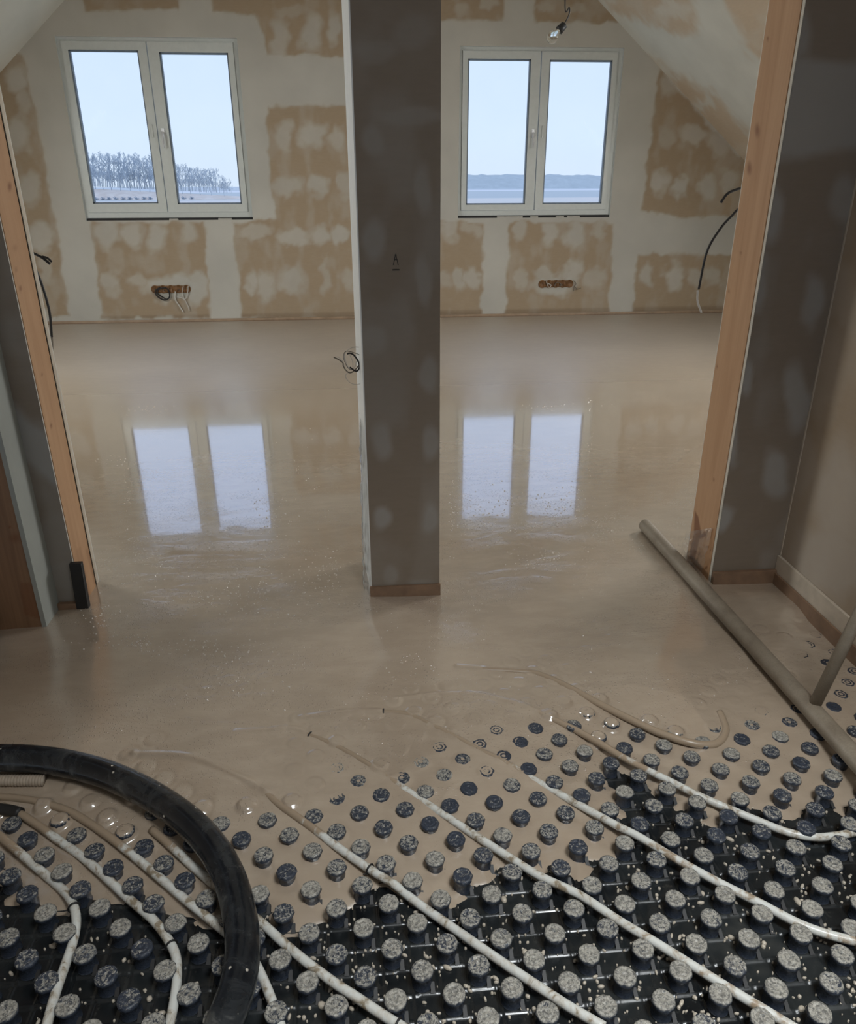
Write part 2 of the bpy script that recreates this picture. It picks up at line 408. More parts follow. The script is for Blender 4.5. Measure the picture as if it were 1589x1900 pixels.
# ---- gable wall with filler pattern
boards = [
    [(-60, 60), (40, 100), (72, 230), (100, 400), (128, 588), (92, 588), (-40, 400)],
    [(150, -30), (335, -30), (335, 17), (160, 19)],
    [(392, -30), (700, -30), (700, 108), (500, 100), (484, 60), (470, 28), (395, 22)],
    [(494, 196), (690, 194), (690, 590), (452, 590), (432, 412), (512, 408), (500, 300)],
    [(166, 412), (378, 412), (392, 590), (190, 590)],
    [(780, -30), (934, -30), (934, 37), (780, 36)],
    [(990, -30), (1120, -30), (1150, 44), (992, 40)],
    [(780, 412), (898, 412), (892, 590), (780, 590)],
    [(945, 412), (1140, 412), (1130, 590), (940, 590)],
    [(1182, 473), (1480, 470), (1480, 585), (1172, 585)],
    [(1222, 128), (1214, 200), (1192, 392), (1270, 402), (1500, 396), (1500, 250), (1375, 290), (1300, 215)]]
dabs = [(30, 150, 22, 25, .8), (45, 190, 16, 22, .6), (35, 250, 22, 30, .75), (55, 350, 18, 28, .7), (75, 440, 20, 25, .75), (85, 500, 14, 28, .5),
        (520, 70, 16, 38, .7), (575, 65, 18, 32, .8), (620, 50, 14, 26, .8), (540, 20, 30, 10, .35), (600, 110, 30, 6, .3),
        (530, 250, 14, 26, .7), (580, 250, 24, 20, .8), (625, 255, 12, 20, .7), (535, 345, 26, 20, .7), (590, 342, 18, 17, .75), (640, 345, 12, 24, .6),
        (470, 430, 26, 12, .6), (545, 440, 30, 12, .75), (595, 435, 18, 18, .75), (632, 435, 14, 14, .8),
        (470, 525, 14, 18, .8), (497, 530, 14, 26, .7), (540, 520, 22, 22, .75), (605, 515, 10, 30, .5), (645, 520, 12, 18, .5),
        (200, 430, 22, 28, .85), (246, 436, 18, 24, .8), (290, 435, 16, 26, .8), (350, 430, 14, 26, .75), (205, 525, 18, 20, .7), (255, 520, 14, 14, .6),
        (322, 535, 54, 22, 1), (365, 540, 18, 28, .9), (365, 515, 16, 14, .85),
        (855, 20, 14, 10, .4), (905, 8, 14, 9, .5), (1010, 8, 16, 9, .5), (1068, 12, 18, 9, .4),
        (838, 425, 14, 20, .7), (878, 425, 18, 14, .5), (852, 515, 12, 18, .7), (878, 515, 12, 14, .7), (825, 520, 12, 14, .5),
        (968, 428, 12, 16, .7), (1020, 430, 13, 22, .8), (1068, 436, 18, 28, .9), (1115, 430, 11, 22, .7), (970, 515, 10, 18, .6), (1105, 515, 16, 18, .6),
        (1030, 528, 42, 17, 1), (1064, 505, 18, 18, .8), (1016, 508, 18, 10, .7),
        (1200, 510, 14, 20, .75), (1250, 512, 13, 24, .8), (1290, 510, 14, 18, .6), (1320, 510, 14, 18, .6),
        (1245, 160, 18, 18, .6), (1290, 250, 30, 14, .7), (1235, 255, 16, 22, .5), (1320, 200, 20, 14, .4), (1335, 270, 18, 25, .7),
        (1225, 340, 16, 22, .8), (1263, 345, 14, 17, .9), (1315, 348, 14, 22, .8), (1355, 335, 14, 20, .7)]
def gable():
    xs = lines(-4.6, 4.6, .014, [WIN[1][0], WIN[1][2], WIN[2][0], WIN[2][2]])
    zs = lines(-.15, ZC + .05, .014, [WIN[1][1], WIN[1][3], WIN[2][3]])
    U, V = np.meshgrid(xs, zs, indexing='ij')
    P = np.stack([U, np.full(U.shape, WY), V], -1); px, py = pj(P)
    f = patches(px, py, U, V, boards, dabs)
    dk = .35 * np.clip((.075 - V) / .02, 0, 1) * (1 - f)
    me = grid_mesh('wall_far', xs, zs, lambda a, c: P, holes=[WIN[1], WIN[2]], attrs={'fill': f, 'dark': dk})
    o = link('wall_far', me, m_gable); tag(o, 'gable wall of tan plasterboard with pale filled joints around both windows', kind='structure')
gable()

def window(n, rect, panes, seam, handle_x, knob_x):
    x0, z0, x1, z1 = rect
    w = empty('window_%d' % n, ((x0 + x1) / 2, WY, z0)); w['kind'] = 'structure'
    w['label'] = ['white two-sash window left of the plasterboard column', 'white two-sash window right of the plasterboard column'][n - 1]
    off = np.array([(x0 + x1) / 2, WY, z0])
    def B(name, boxes, m, parent=w, bevel=0.0):
        mb = MB()
        for a, c in boxes: mb.box(np.array(a) - off, np.array(c) - off)
        return mb.build(name, m, parent, bevel=bevel)
    t = .25
    B('window_reveal', [((x0 - .05, WY + .002, z0 - .06), (x0, WY + t, z1 + .05)), ((x1, WY + .002, z0 - .06), (x1 + .05, WY + t, z1 + .05)),
                        ((x0 - .05, WY + .002, z1), (x1 + .05, WY + t, z1 + .05)), ((x0 - .05, WY + .03, z0 - .06), (x1 + .05, WY + t, z0 - .012))], m_pvc)
    B('sill_gap', [((x0, WY + .026, z0 - .0115), (x1, WY + .12, z0 + .018))], m_dark)
    rr = random.Random(n); pk = []
    for q in ([.52, .83] if n == 1 else [.30, .38, .50, .67, .76]):
        a = x0 + q * (x1 - x0); wdt = .035 + .03 * rr.random()
        pk.append(((a - wdt, WY + .003, z0 - .004), (a + wdt, WY + .04, z0 + .014)))
    B('packer', pk, m_foam, bevel=.003)
    y0, y1 = WY + .035, WY + .105
    zt = z1; zb = z0 + .02
    fw = .028
    B('window_frame', [((x0, y0, zb), (x0 + fw, y1, zt)), ((x1 - fw - .012, y0, zb), (x1, y1, zt)),
                       ((x0 + fw, y0, zt - fw), (x1 - fw - .012, y1, zt)), ((x0 + fw, y0, zb), (x1 - fw - .012, y1, zb + .045))], m_pvc)
    for i, (a, bz, c, d) in enumerate(panes):
        sx0 = x0 + fw + .002 if i == 0 else seam + .004
        sx1 = seam - .004 if i == 0 else x1 - fw - .014
        sz0 = zb + .047; sz1 = zt - fw - .002
        ys = y0 - .012
        s = B('sash', [((sx0, ys, sz0), (a - .012, ys + .06, sz1)), ((c + .012, ys, sz0), (sx1, ys + .06, sz1)),
                       ((a - .012, ys, sz0), (c + .012, ys + .06, bz - .012)), ((a - .012, ys, d + .012), (c + .012, ys + .06, sz1))], m_pvc)
        g = B('gasket', [((a - .012, ys + .014, bz - .012), (a, ys + .05, d + .012)), ((c, ys + .014, bz - .012), (c + .012, ys + .05, d + .012)),
                         ((a - .012, ys + .014, bz - .012), (c + .012, ys + .05, bz)), ((a - .012, ys + .014, d), (c + .012, ys + .05, d + .012))], m_gasket, s)
        B('pane', [((a - .004, ys + .03, bz - .004), (c + .004, ys + .034, d + .004))], m_glass, s)
        if (handle_x < seam) == (i == 0):
            hz = 1.615
            mb = MB(); mb.box(np.array((handle_x - .013, ys - .010, hz - .035)) - off, np.array((handle_x + .013, ys - .0005, hz + .035)) - off)
            mb.tube([np.array((handle_x, ys - .005, hz)) - off, np.array((handle_x, ys - .038, hz)) - off], .008, 10)
            mb.tube([q - off for q in spline([np.array((handle_x, ys - .038, hz + .008)), np.array((handle_x, ys - .042, hz - .04)), np.array((handle_x, ys - .042, hz - .12))], 4)], .0085, 10)
            mb.build('handle', m_steel, s)
        else:
            hz = 1.63
            mb = MB(); mb.box(np.array((knob_x - .008, ys - .012, hz - .05)) - off, np.array((knob_x + .008, ys - .0005, hz + .05)) - off); mb.build('catch', m_pvc, s, bevel=.003)
window(1, WIN[1], [(-2.340, 1.058, -1.793, 2.224), (-1.600, 1.05, -1.053, 2.212)], -1.707, -1.66, -1.75)
window(2, WIN[2], [(1.024, 1.032, 1.557, 2.187), (1.746, 1.034, 2.288, 2.184)], 1.658, 1.613, 1.70)

# ---- sloped ceilings of the far room, knee walls, flat ceiling
def slab(name, boxes, m, label=None):
    mb = MB()
    for a, c in boxes: mb.box(a, c)
    o = mb.build(name, m); o['kind'] = 'structure'
    if label: o['label'] = label
    return o
LZ = lambda x: 2.06 + (x + 2.921) * .8398
RZZ = lambda x: 2.636 - (x - 2.119) * .8243
xl_top = (ZC - 2.06) / .8398 - 2.921; xl_bot = (.75 - 2.06) / .8398 - 2.921
xr_top = 2.119 + (2.636 - ZC) / .8243; xr_bot = 2.119 + (2.636 - .75) / .8243
def slope(name, fz, xa, xb, boards_, dabs_, m, hole, jag=14):
    xs = lines(min(xa, xb), max(xa, xb), .03, [hole[0], hole[2]]); ys = lines(2.28, WY, .03, [hole[1], hole[3]])
    U, V = np.meshgrid(xs, ys, indexing='ij'); P = np.stack([U, V, fz(U)], -1); px, py = pj(P)
    f = patches(px, py, U, V, boards_, dabs_, soft=14, jag=jag)
    me = grid_mesh(name, xs, ys, lambda a, c: P, holes=[hole], attrs={'fill': f, 'dark': f * 0})
    o = link(name, me, m); o['kind'] = 'structure'
    return o
o = slope('ceiling_left', LZ, xl_bot, xl_top, [], [], m_slope, (-3.62, 3.75, -2.95, 4.85)); o['label'] = 'sloped ceiling coming down left of the left window'
o = slope('ceiling_right', RZZ, xr_bot, xr_top,
      [[(1130, 20), (1150, -60), (1280, -20), (1300, 60), (1250, 60)], [(1190, 100), (1230, 120), (1330, 180), (1400, 260), (1400, 330), (1250, 190)], [(1330, -40), (1440, -60), (1440, 150), (1390, 90)]],
      [(1190, 60, 30, 24, .8), (1250, 20, 40, 20, .6), (1300, 190, 26, 14, .8), (1340, 180, 30, 12, .8), (1290, 110, 90, 28, .9)], m_slope, (2.95, 3.35, 3.62, 4.45))
o['label'] = 'sloped ceiling with brushed pale filler coming down right of the right window'
slab('ceiling', [((xl_top - .05, 2.1, ZC), (xr_top + .05, WY + .3, ZC + .1))], m_plain)
slab('wall_left', [((xl_bot - .1, 2.2, -.15), (xl_bot + .01, WY + .1, .80))], m_plain)
slab('wall_right', [((xr_bot - .01, 2.2, -.15), (xr_bot + .1, WY + .1, .80))], m_plain)
def added_roof_window(n, fz, hole):  # frames for the out-of-view openings added for the room lamps
    x0, y0, x1, y1 = hole
    w = empty('window_%d' % n, ((x0 + x1) / 2, (y0 + y1) / 2, fz((x0 + x1) / 2))); w['kind'] = 'structure'
    off = np.array([(x0 + x1) / 2, (y0 + y1) / 2, fz((x0 + x1) / 2)])
    sg = 1 if fz(x1) > fz(x0) else -1
    nn = np.array([-sg * .643, 0, .766])
    def bar(a, c, mbx, w_=.03):
        a = np.array([a[0], a[1], fz(a[0])]); c = np.array([c[0], c[1], fz(c[0])]); d = c - a; d /= np.linalg.norm(d); s_ = np.cross(d, nn)
        vs = [q + s_ * k * w_ + nn * h - off for q in (a - d * w_, c + d * w_) for (k, h) in ((-1, 0), (1, 0), (1, .12), (-1, .12))]
        mbx.add(vs, [(0, 1, 2, 3), (4, 7, 6, 5), (0, 4, 5, 1), (1, 5, 6, 2), (2, 6, 7, 3), (3, 7, 4, 0)])
    mb = MB()
    for a, c in (((x0, y0), (x1, y0)), ((x0, y1), (x1, y1)), ((x0, y0), (x0, y1)), ((x1, y0), (x1, y1))): bar(a, c, mb)
    mb.build('window_frame', m_pvc, w)
added_roof_window(3, LZ, (-3.62, 3.75, -2.95, 4.85)); added_roof_window(4, RZZ, (2.95, 3.35, 3.62, 4.45))

# ---- hall this side of the opening
XR, XL = 1.335, -.965
slab('ceiling_hall', [((-2.2, -1.7, 2.5), (.35, 2.35, 2.6)), ((1.15, -1.7, 2.5), (2.2, 2.35, 2.6)), ((.35, -1.7, 2.5), (1.15, -.42, 2.6)), ((.35, .38, 2.5), (1.15, 2.35, 2.6))], m_plain)  # ceiling opening left for the added hall lamp
slab('wall_header', [((-4.6, 2.13, 2.25), (4.6, 2.30, 2.9))], m_plain)
slab('wall_near', [((-2.3, -1.8, -.15), (2.3, -1.65, 2.6))], m_plain)
slab('wall_hall_left', [((-1.75, -1.7, -.15), (-1.65, 1.9, 2.55))], m_warm)

def board_panel(name, fn, us, vs, m, attrs_fn, parent=None):
    U, V = np.meshgrid(us, vs, indexing='ij'); P = fn(U, V); px, py = pj(P); a = attrs_fn(px, py, U, V)
    return link(name, grid_mesh(name, us, vs, lambda q, w: P, attrs=a), m, parent)

# column: boxed plasterboard, seen nearly end-on
CX0, CX1, CY0, CY1 = 0.0, .217, 2.117, 2.345
col = MB().box((CX0 + .0015, CY0 + .002, -.06), (CX1, CY1, ZC + .02)).build('column', m_plain)
tag(col, 'square shade-darkened plasterboard column standing in the middle of the opening', kind='structure')
cd = [(690, 260, 20, 26, .55), (770, 215, 60, 14, .40), (786, 350, 16, 44, .5), (690, 445, 20, 36, .6), (790, 520, 14, 45, .55), (690, 630, 22, 26, .5), (795, 695, 16, 32, .6),
      (708, 820, 16, 34, .7), (796, 822, 14, 32, .7), (706, 965, 18, 22, .9), (797, 962, 15, 24, .85), (722, 1070, 12, 16, .6), (785, 1080, 28, 12, .5), (700, 90, 40, 20, .3), (770, 60, 40, 30, .25)]
board_panel('facing_board', lambda a, c: np.stack([a, np.full(a.shape, CY0), c], -1), lines(CX0, CX1, .006), lines(-.06, 2.6, .01), m_shaded_board,
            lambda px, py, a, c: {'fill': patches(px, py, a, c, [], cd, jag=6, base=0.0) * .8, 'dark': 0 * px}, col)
mb = MB()
mb.add([(CX0 + .0014, CY0 - .001, -.05), (CX0 - .002, CY0 - .001, -.05), (CX0 - .020, CY1, -.05), (CX0 + .0014, CY1, -.05), (CX0 + .0014, CY0 - .001, 2.6), (CX0 - .002, CY0 - .001, 2.6), (CX0 - .020, CY1, 2.6), (CX0 + .0014, CY1, 2.6)], [(0, 3, 2, 1), (4, 5, 6, 7), (0, 1, 5, 4), (1, 2, 6, 5), (2, 3, 7, 6), (3, 0, 4, 7)]).build('corner_bead', simple('white_bead', (.72, .71, .68), .6, var=.04), col)
# pencil mark on the column: A over a line
mk = MB(); cz = 1.013
for a, c in (((.091, cz - .012), (.0975, cz + .016)), ((.0975, cz + .016), (.104, cz - .012)), ((.0935, cz + .002), (.102, cz + .002)), ((.088, cz - .024), (.107, cz - .024))):
    r_ = .0010 if c[1] > cz - .02 else .0016
    mk.tube([(a[0], CY0 - .0006, a[1]), (c[0], CY0 - .0006, c[1])], r_, 6)
mk.build('pencil_mark', m_dark, col)
tr = MB().box((CX0 - .004, CY0 - .008, -.05), (CX1 + .003, CY0 - .0008, .030)).build('trim_1', m_strip, None); tag(tr, 'brown edge strip around the foot of the column', kind='structure')

# partition right of the opening
WR = MB().box((1.112, 2.1045, -.06), (4.6, 2.30, 2.9)).build('wall_partition_right', m_plain); tag(WR, 'shade-darkened plasterboard partition right of the opening', kind='structure')
rd = [(1480, 60, 22, 45, .6), (1385 + 40, 395, 28, 55, .75), (1410, 520, 16, 50, .7), (1382, 700, 14, 34, .8), (1358, 820, 12, 38, .8), (1340, 960, 16, 26, .85), (1505, 560, 18, 45, .65),
      (1475, 730, 22, 60, .7), (1440, 880, 26, 38, .7), (1562, 370, 25, 40, .5)]
rfill = [[(1460, 100), (1600, 120), (1600, 275), (1420, 300), (1440, 200)]]
def rp(px, py, a, c):
    f = np.maximum(patches(px, py, a, c, [], rd, jag=8, base=0.0), .75 * patches(px, py, a, c, rfill, [], soft=22, jag=10, base=0.0))
    return {'fill': f, 'dark': 0 * px}
board_panel('facing_board', lambda a, c: np.stack([a, np.full(a.shape, 2.104), c], -1), lines(1.112, XR, .008), lines(-.06, 2.5, .01), m_shaded_board, rp, WR)
MB().box((1.1105, 2.104, -.06), (1.1125, 2.117, 2.5)).build('board_edge', simple('board_core', (.55, .50, .42), .9), WR)
# hall wall on the right
HR = MB().box((XR + .001, -1.7, -.15), (XR + .13, 2.11, 2.6)).build('wall_hall_right', m_plain); tag(HR, 'side wall of brown plasterboard with filled spots at the right edge', kind='structure')
hd = [(1560, 560, 30, 60, .5), (1530, 690, 22, 90, .4), (1490, 870, 20, 60, .5), (1570, 960, 60, 130, .75), (1540, 1040, 80, 70, .85), (1470, 960, 20, 60, .4)]
board_panel('facing_board', lambda a, c: np.stack([np.full(a.shape, XR), a, c], -1), lines(.9, 2.104, .008), lines(-.06, 2.5, .01), plaster('brown_plasterboard', board=(.33, .245, .165), fill=(.42, .355, .29)),
            lambda px, py, a, c: {'fill': patches(px, py, a, c, [], hd, soft=20, jag=14, base=0.0), 'dark': 0 * px}, HR)
MB().box((XR - .003, 2.098, -.04), (XR - .0005, 2.1035, 1.35)).build('corner_bead', m_strip2, HR)
def strip(name, a, c, m, label): tag(MB().box(a, c).build(name, m, None, bevel=.002), label, kind='structure')
strip('baseboard_right', (XR - .010, .9, -.06), (XR - .0005, 2.103, .085), m_strip2, 'pale foam edge strip along the foot of the right wall')
strip('trim_2', (XR - .017, .9, -.06), (XR - .0105, 2.090, .028), m_strip, 'brown film along the foot of the right wall')
strip('trim_3', (1.113, 2.088, -.06), (XR - .004, 2.1035, .036), m_strip, 'brown film at the foot of the right partition')
strip('baseboard_far', (xl_bot, WY - .012, -.05), (xr_bot, WY - .001, .026), m_film, 'brown edge film along the foot of the gable wall')
strip('trim_5', (xl_bot, WY - .015, -.05), (xr_bot, WY - .0125, .006), m_strip, 'dark line where the screed meets the gable wall')

# partition left of the opening and side wall piece
WL = MB().box((-4.6, 2.13, -.06), (-.899, 2.30, 2.9)).build('wall_partition_left', m_plain); tag(WL, 'shade-darkened plasterboard partition left of the opening', kind='structure')
ld = [(70, 800, 30, 30, .4), (110, 900, 25, 60, .25), (110, 1000, 30, 50, .45), (125, 1070, 40, 40, .65), (60, 620, 60, 40, .3)]
board_panel('facing_board', lambda a, c: np.stack([a, np.full(a.shape, 2.1295), c], -1), lines(XL, -.898, .006), lines(-.06, 2.5, .01), m_shaded_board,
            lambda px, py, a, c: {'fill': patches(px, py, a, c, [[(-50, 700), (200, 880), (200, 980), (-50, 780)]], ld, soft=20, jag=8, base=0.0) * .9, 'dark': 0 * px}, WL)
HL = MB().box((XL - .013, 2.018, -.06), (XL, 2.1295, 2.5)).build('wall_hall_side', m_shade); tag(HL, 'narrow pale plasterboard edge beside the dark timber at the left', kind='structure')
strip('trim_6', (XL + .0005, 2.112, -.06), (-.905, 2.1285, .018), m_strip, 'brown film at the foot of the left partition')

# ================================================================== TIMBER
def knots(px, py, ks, stains=()):
    f = np.zeros(px.shape)
    for (x, y, rx, ry, al) in ks:
        f = np.maximum(f, al * np.clip(1.3 - np.sqrt(((px - x) / rx) ** 2 + ((py - y) / ry) ** 2), 0, 1))
    for poly, al in stains: f = np.maximum(f, al * np.clip(sdf_poly(px, py, poly) / 2 + .5, 0, 1))
    return f
def post(name, box_a, box_b, face, m, ks, stains, label):
    o = MB().box(box_a, box_b).build(name, m); tag(o, label, 'timber post')
    o.name = name
    if face == 'x':
        X = box_b[0] + .0004 if box_a[0] < 0 else box_a[0] - .0004
        fn = lambda a, c: np.stack([np.full(a.shape, X), a, c], -1); us = lines(box_a[1], box_b[1], .004)
    else:
        fn = lambda a, c: np.stack([a, np.full(a.shape, box_a[1] - .0004), c], -1); us = lines(box_a[0], box_b[0], .006)
    board_panel('planed_face', fn, us, lines(-.05, box_b[2], .006), m, lambda px, py, a, c: {'dark': knots(px, py, ks, stains)}, o)
    return o
post('timber_post', (1.1085, 2.1175, -.06), (1.1115, 2.2885, 2.25), 'x', m_timber,
     [(1415, 58, 3, 5, .8), (1425, 72, 2.5, 4, .7), (1406, 242, 5, 14, .75), (1391, 312, 5, 13, .75), (1376, 312, 3, 8, .6), (1388, 225, 3, 8, .5), (1353, 540, 2, 4, .5), (1331, 680, 2, 4, .6), (1325, 890, 2, 4, .6), (1375, 470, 3, 3, .5)],
     [([(1290, 948), (1296, 958), (1302, 990), (1310, 985), (1312, 995), (1298, 1000), (1290, 1040), (1278, 1035), (1288, 990)], .8)],
     'tall pale spruce jamb board with dark knots on the right of the opening')
post('timber_post', (-.9015, 2.137, -.06), (-.8975, 2.262, 2.25), 'x', m_timber,
     [(18, 346, 4, 9, .8), (38, 535, 3, 6, .7), (78, 695, 2, 4, .6), (95, 790, 2.5, 5, .7), (28, 460, 5, 6, .3), (30, 500, 3, 4, .4)],
     [([(141, 1020), (150, 1014), (170, 1110), (158, 1112)], .18), ([(158, 1020), (166, 1016), (180, 1085), (176, 1085)], .28)],
     'tall pale spruce jamb board on the left of the opening')
MB().box((-.902, 2.266, -.05), (-.899, 2.272, 2.25)).build('joint_gap', m_dark, WL)
MB().box((-.9, 2.2722, -.05), (-.8972, 2.29, 2.25)).build('board_edge', m_strip2, WL)
post('timber_post', (-1.50, 2.022, -.06), (XL - .0138, 2.10, 2.5), 'y', m_timber_d,
     [(28, 998, 12, 9, .55), (18, 978, 3, 3, .7)], [([(36, 1080), (72, 1084), (78, 1150), (45, 1140)], .45)],
     'dark brown pine post at the far left edge behind the pale board edge')

# ================================================================== SCREED FLOOR AND STUDDED MAT
Z_TOP, Z_BASE = -.020, -.055
LV = [(560, 1600, -.035), (500, 1520, -.028), (600, 1500, -.019), (460, 1490, -.018), (400, 1450, -.011), (800, 1500, -.028), (850, 1640, -.042), (740, 1385, -.0205), (735, 1335, -.0205),
      (920, 1350, -.0225), (870, 1400, -.023), (700, 1425, -.0185), (650, 1500, -.0225), (545, 1480, -.0165), (1080, 1390, -.028), (1110, 1360, -.0188), (1060, 1420, -.031), (1180, 1357, -.0215), (1340, 1320, -.0205),
      (1250, 1300, -.010), (1260, 1380, -.019), (1400, 1372, -.0245), (1530, 1250, -.0205), (1510, 1172, -.0205), (1475, 1234, -.0205), (1200, 1200, -.006), (640, 1300, -.008), (950, 1320, -.0188), (870, 1320, -.0165), (1430, 1295, -.0212), (1550, 1440, -.031),
      (1400, 1470, -.036), (30, 1550, -.0215), (110, 1515, -.0200), (160, 1540, -.0195), (230, 1535, -.0188), (200, 1500, -.0178), (165, 1487, -.0195), (265, 1568, -.023), (320, 1535, -.0205), (80, 1582, -.029), (210, 1605, -.029),
      (250, 1640, -.036), (340, 1630, -.029), (380, 1660, -.033), (120, 1620, -.038), (60, 1450, -.012), (450, 1550, -.028), (400, 1385, -.007), (0, 1300, -.003), (800, 1200, -.001), (100, 1400, -.006), (1420, 1120, -.010), (1540, 1205, -.0211), (1584, 1240, -.0216), (1560, 1290, -.022), (1450, 1190, -.0165), (1500, 1268, -.0215), (1584, 1200, -.0235), (1555, 1245, -.0235), (1525, 1228, -.0228), (1540, 1200, -.0235), (1515, 1172, -.0235), (1500, 1305, -.0235), (1589, 1300, -.0235), (1512, 1180, -.0212), (1470, 1120, -.008), (1440, 1240, -.0165), (1350, 1200, -.010),
      (1300, 1060, -.004), (600, 1100, 0), (1000, 1100, 0), (200, 1150, 0), (700, 800, 0), (1150, 900, 0), (300, 700, 0), (1570, 1340, -.026), (1250, 1410, -.026), (1340, 1425, -.030), (590, 1395, -.0205), (625, 1418, -.0222), (665, 1443, -.0235), (790, 1465, -.0255),
      (770, 1540, -.031), (690, 1560, -.030), (610, 1540, -.024), (900, 1425, -.0215), (1000, 1480, -.030), (870, 1455, -.0225), (560, 1420, -.0165), (480, 1440, -.014), (970, 1300, -.0165), (1160, 1385, -.0225), (1190, 1300, -.010)]
LVW = np.array([[*onz(a, c, z)[:2], z] for a, c, z in LV])
def level(x, y):
    x = np.asarray(x, float); y = np.asarray(y, float); num = np.zeros(x.shape); den = np.zeros(x.shape)
    for a, c, z in LVW:
        w = 1 / ((x - a) ** 2 + (y - c) ** 2 + .0009) ** 1.6
        num += w * z; den += w
    k = np.clip((y - 2.0) / .5, 0, 1); return (num / den) * (1 - k * k * (3 - 2 * k))
def c5(x, y): return (x / 3.178, 1350 + y / 3.178)
def c6(x, y): return (480 + x / 2.7135, 1200 + y / 2.7135)
def c7(x, y): return (1000 + x / 2.6978, 1200 + y / 2.6978)
edge_px = [(-400, 1600), c5(-200, 880), c5(60, 930), c5(95, 940), c5(30, 1000), c5(30, 1030), c5(90, 1035), c5(180, 1020), c5(185, 1060), c5(260, 1060), c5(330, 1085), c5(400, 1080), c5(480, 1040), c5(520, 1000), c5(600, 1000), c5(650, 1035), c5(740, 1030), c5(820, 1020), c5(860, 1060), c5(900, 1110), c5(960, 1085), c5(1040, 1100), c5(1120, 1110), c5(1200, 1170), c5(1330, 1180),
    c6(-40, 1250), c6(60, 1330), c6(58, 1400), c6(130, 1440), c6(200, 1440), c6(235, 1400), c6(300, 1385), c6(350, 1368), c6(340, 1325), c6(430, 1310), c6(500, 1285), c6(555, 1262), c6(520, 1240), c6(590, 1190), c6(650, 1185), c6(700, 1240), c6(790, 1295), c6(870, 1310), c6(960, 1320), c6(1000, 1280), c6(1045, 1250), c6(1030, 1215), c6(985, 1200),
    c6(1010, 1165), c6(1080, 1190), c6(1160, 1175), c6(1195, 1130), c6(1190, 1110), c6(1255, 1090), c6(1330, 1110), c6(1400, 1170), c7(60, 1080), c7(150, 1120), c7(200, 1168), c7(245, 1140), c7(266, 1100), c7(240, 1062),
    c7(330, 1058), c7(410, 1048), c7(410, 1030), c7(385, 1000), c7(400, 950), c7(470, 985), c7(480, 950), c7(380, 900), c7(375, 858), c7(440, 845), c7(430, 815), c7(398, 785), c7(395, 745), c7(400, 712), c7(350, 690), c7(335, 650), c7(400, 640), c7(395, 612), c7(460, 640), c7(520, 660), c7(545, 660), c7(548, 700), c7(578, 728), c7(610, 715), c7(650, 735), c7(680, 725), c7(672, 765), c7(690, 808), c7(740, 800), c7(790, 830), c7(830, 840), c7(822, 868), c7(870, 892), c7(905, 888), c7(925, 830), c7(1000, 810), c7(1050, 795), c7(1110, 808), c7(1135, 840), c7(1210, 848), c7(1272, 855), c7(1310, 830), c7(1340, 800), c7(1400, 785), c7(1440, 780), c7(1500, 812), c7(1530, 838), c7(1535, 800), c7(1600, 760), (1700, 1440), (1760, 1380)]
EW = [onz(a, c, Z_BASE + .004)[:2] for a, c in edge_px]
EDGE = EW + [np.array([6, 2.0]), np.array([6, 9.0]), np.array([-6, 9.0]), np.array([-6, 1.3])]
# studs of the mat: a slightly skewed lattice
h_ = CAM[2] - Z_TOP
ox, oy, la, an, lb, an2 = -.13249865 * h_, .73705616 * h_, .05461136 * h_, -.65278905, .05418245 * h_, -.65278905 + 1.51116944
A_ = RZ[:2, :2] @ np.array([math.cos(an), math.sin(an)]) * la; B_ = RZ[:2, :2] @ np.array([math.cos(an2), math.sin(an2)]) * lb; O_ = RZ[:2, :2] @ np.array([ox, oy])
studs = []
for i in range(-45, 45):
    for j in range(-40, 45):
        p = O_ + i * A_ + j * B_
        if not (XL < p[0] < XR - .03) or p[1] > 2.05 or p[1] < .55: continue
        px, py = pj(np.array([*p, Z_TOP]))
        if -35 < px < 1625 and py < 1935: studs.append((p[0], p[1], px, py))
ST = np.array(studs)
SL = level(ST[:, 0], ST[:, 1])

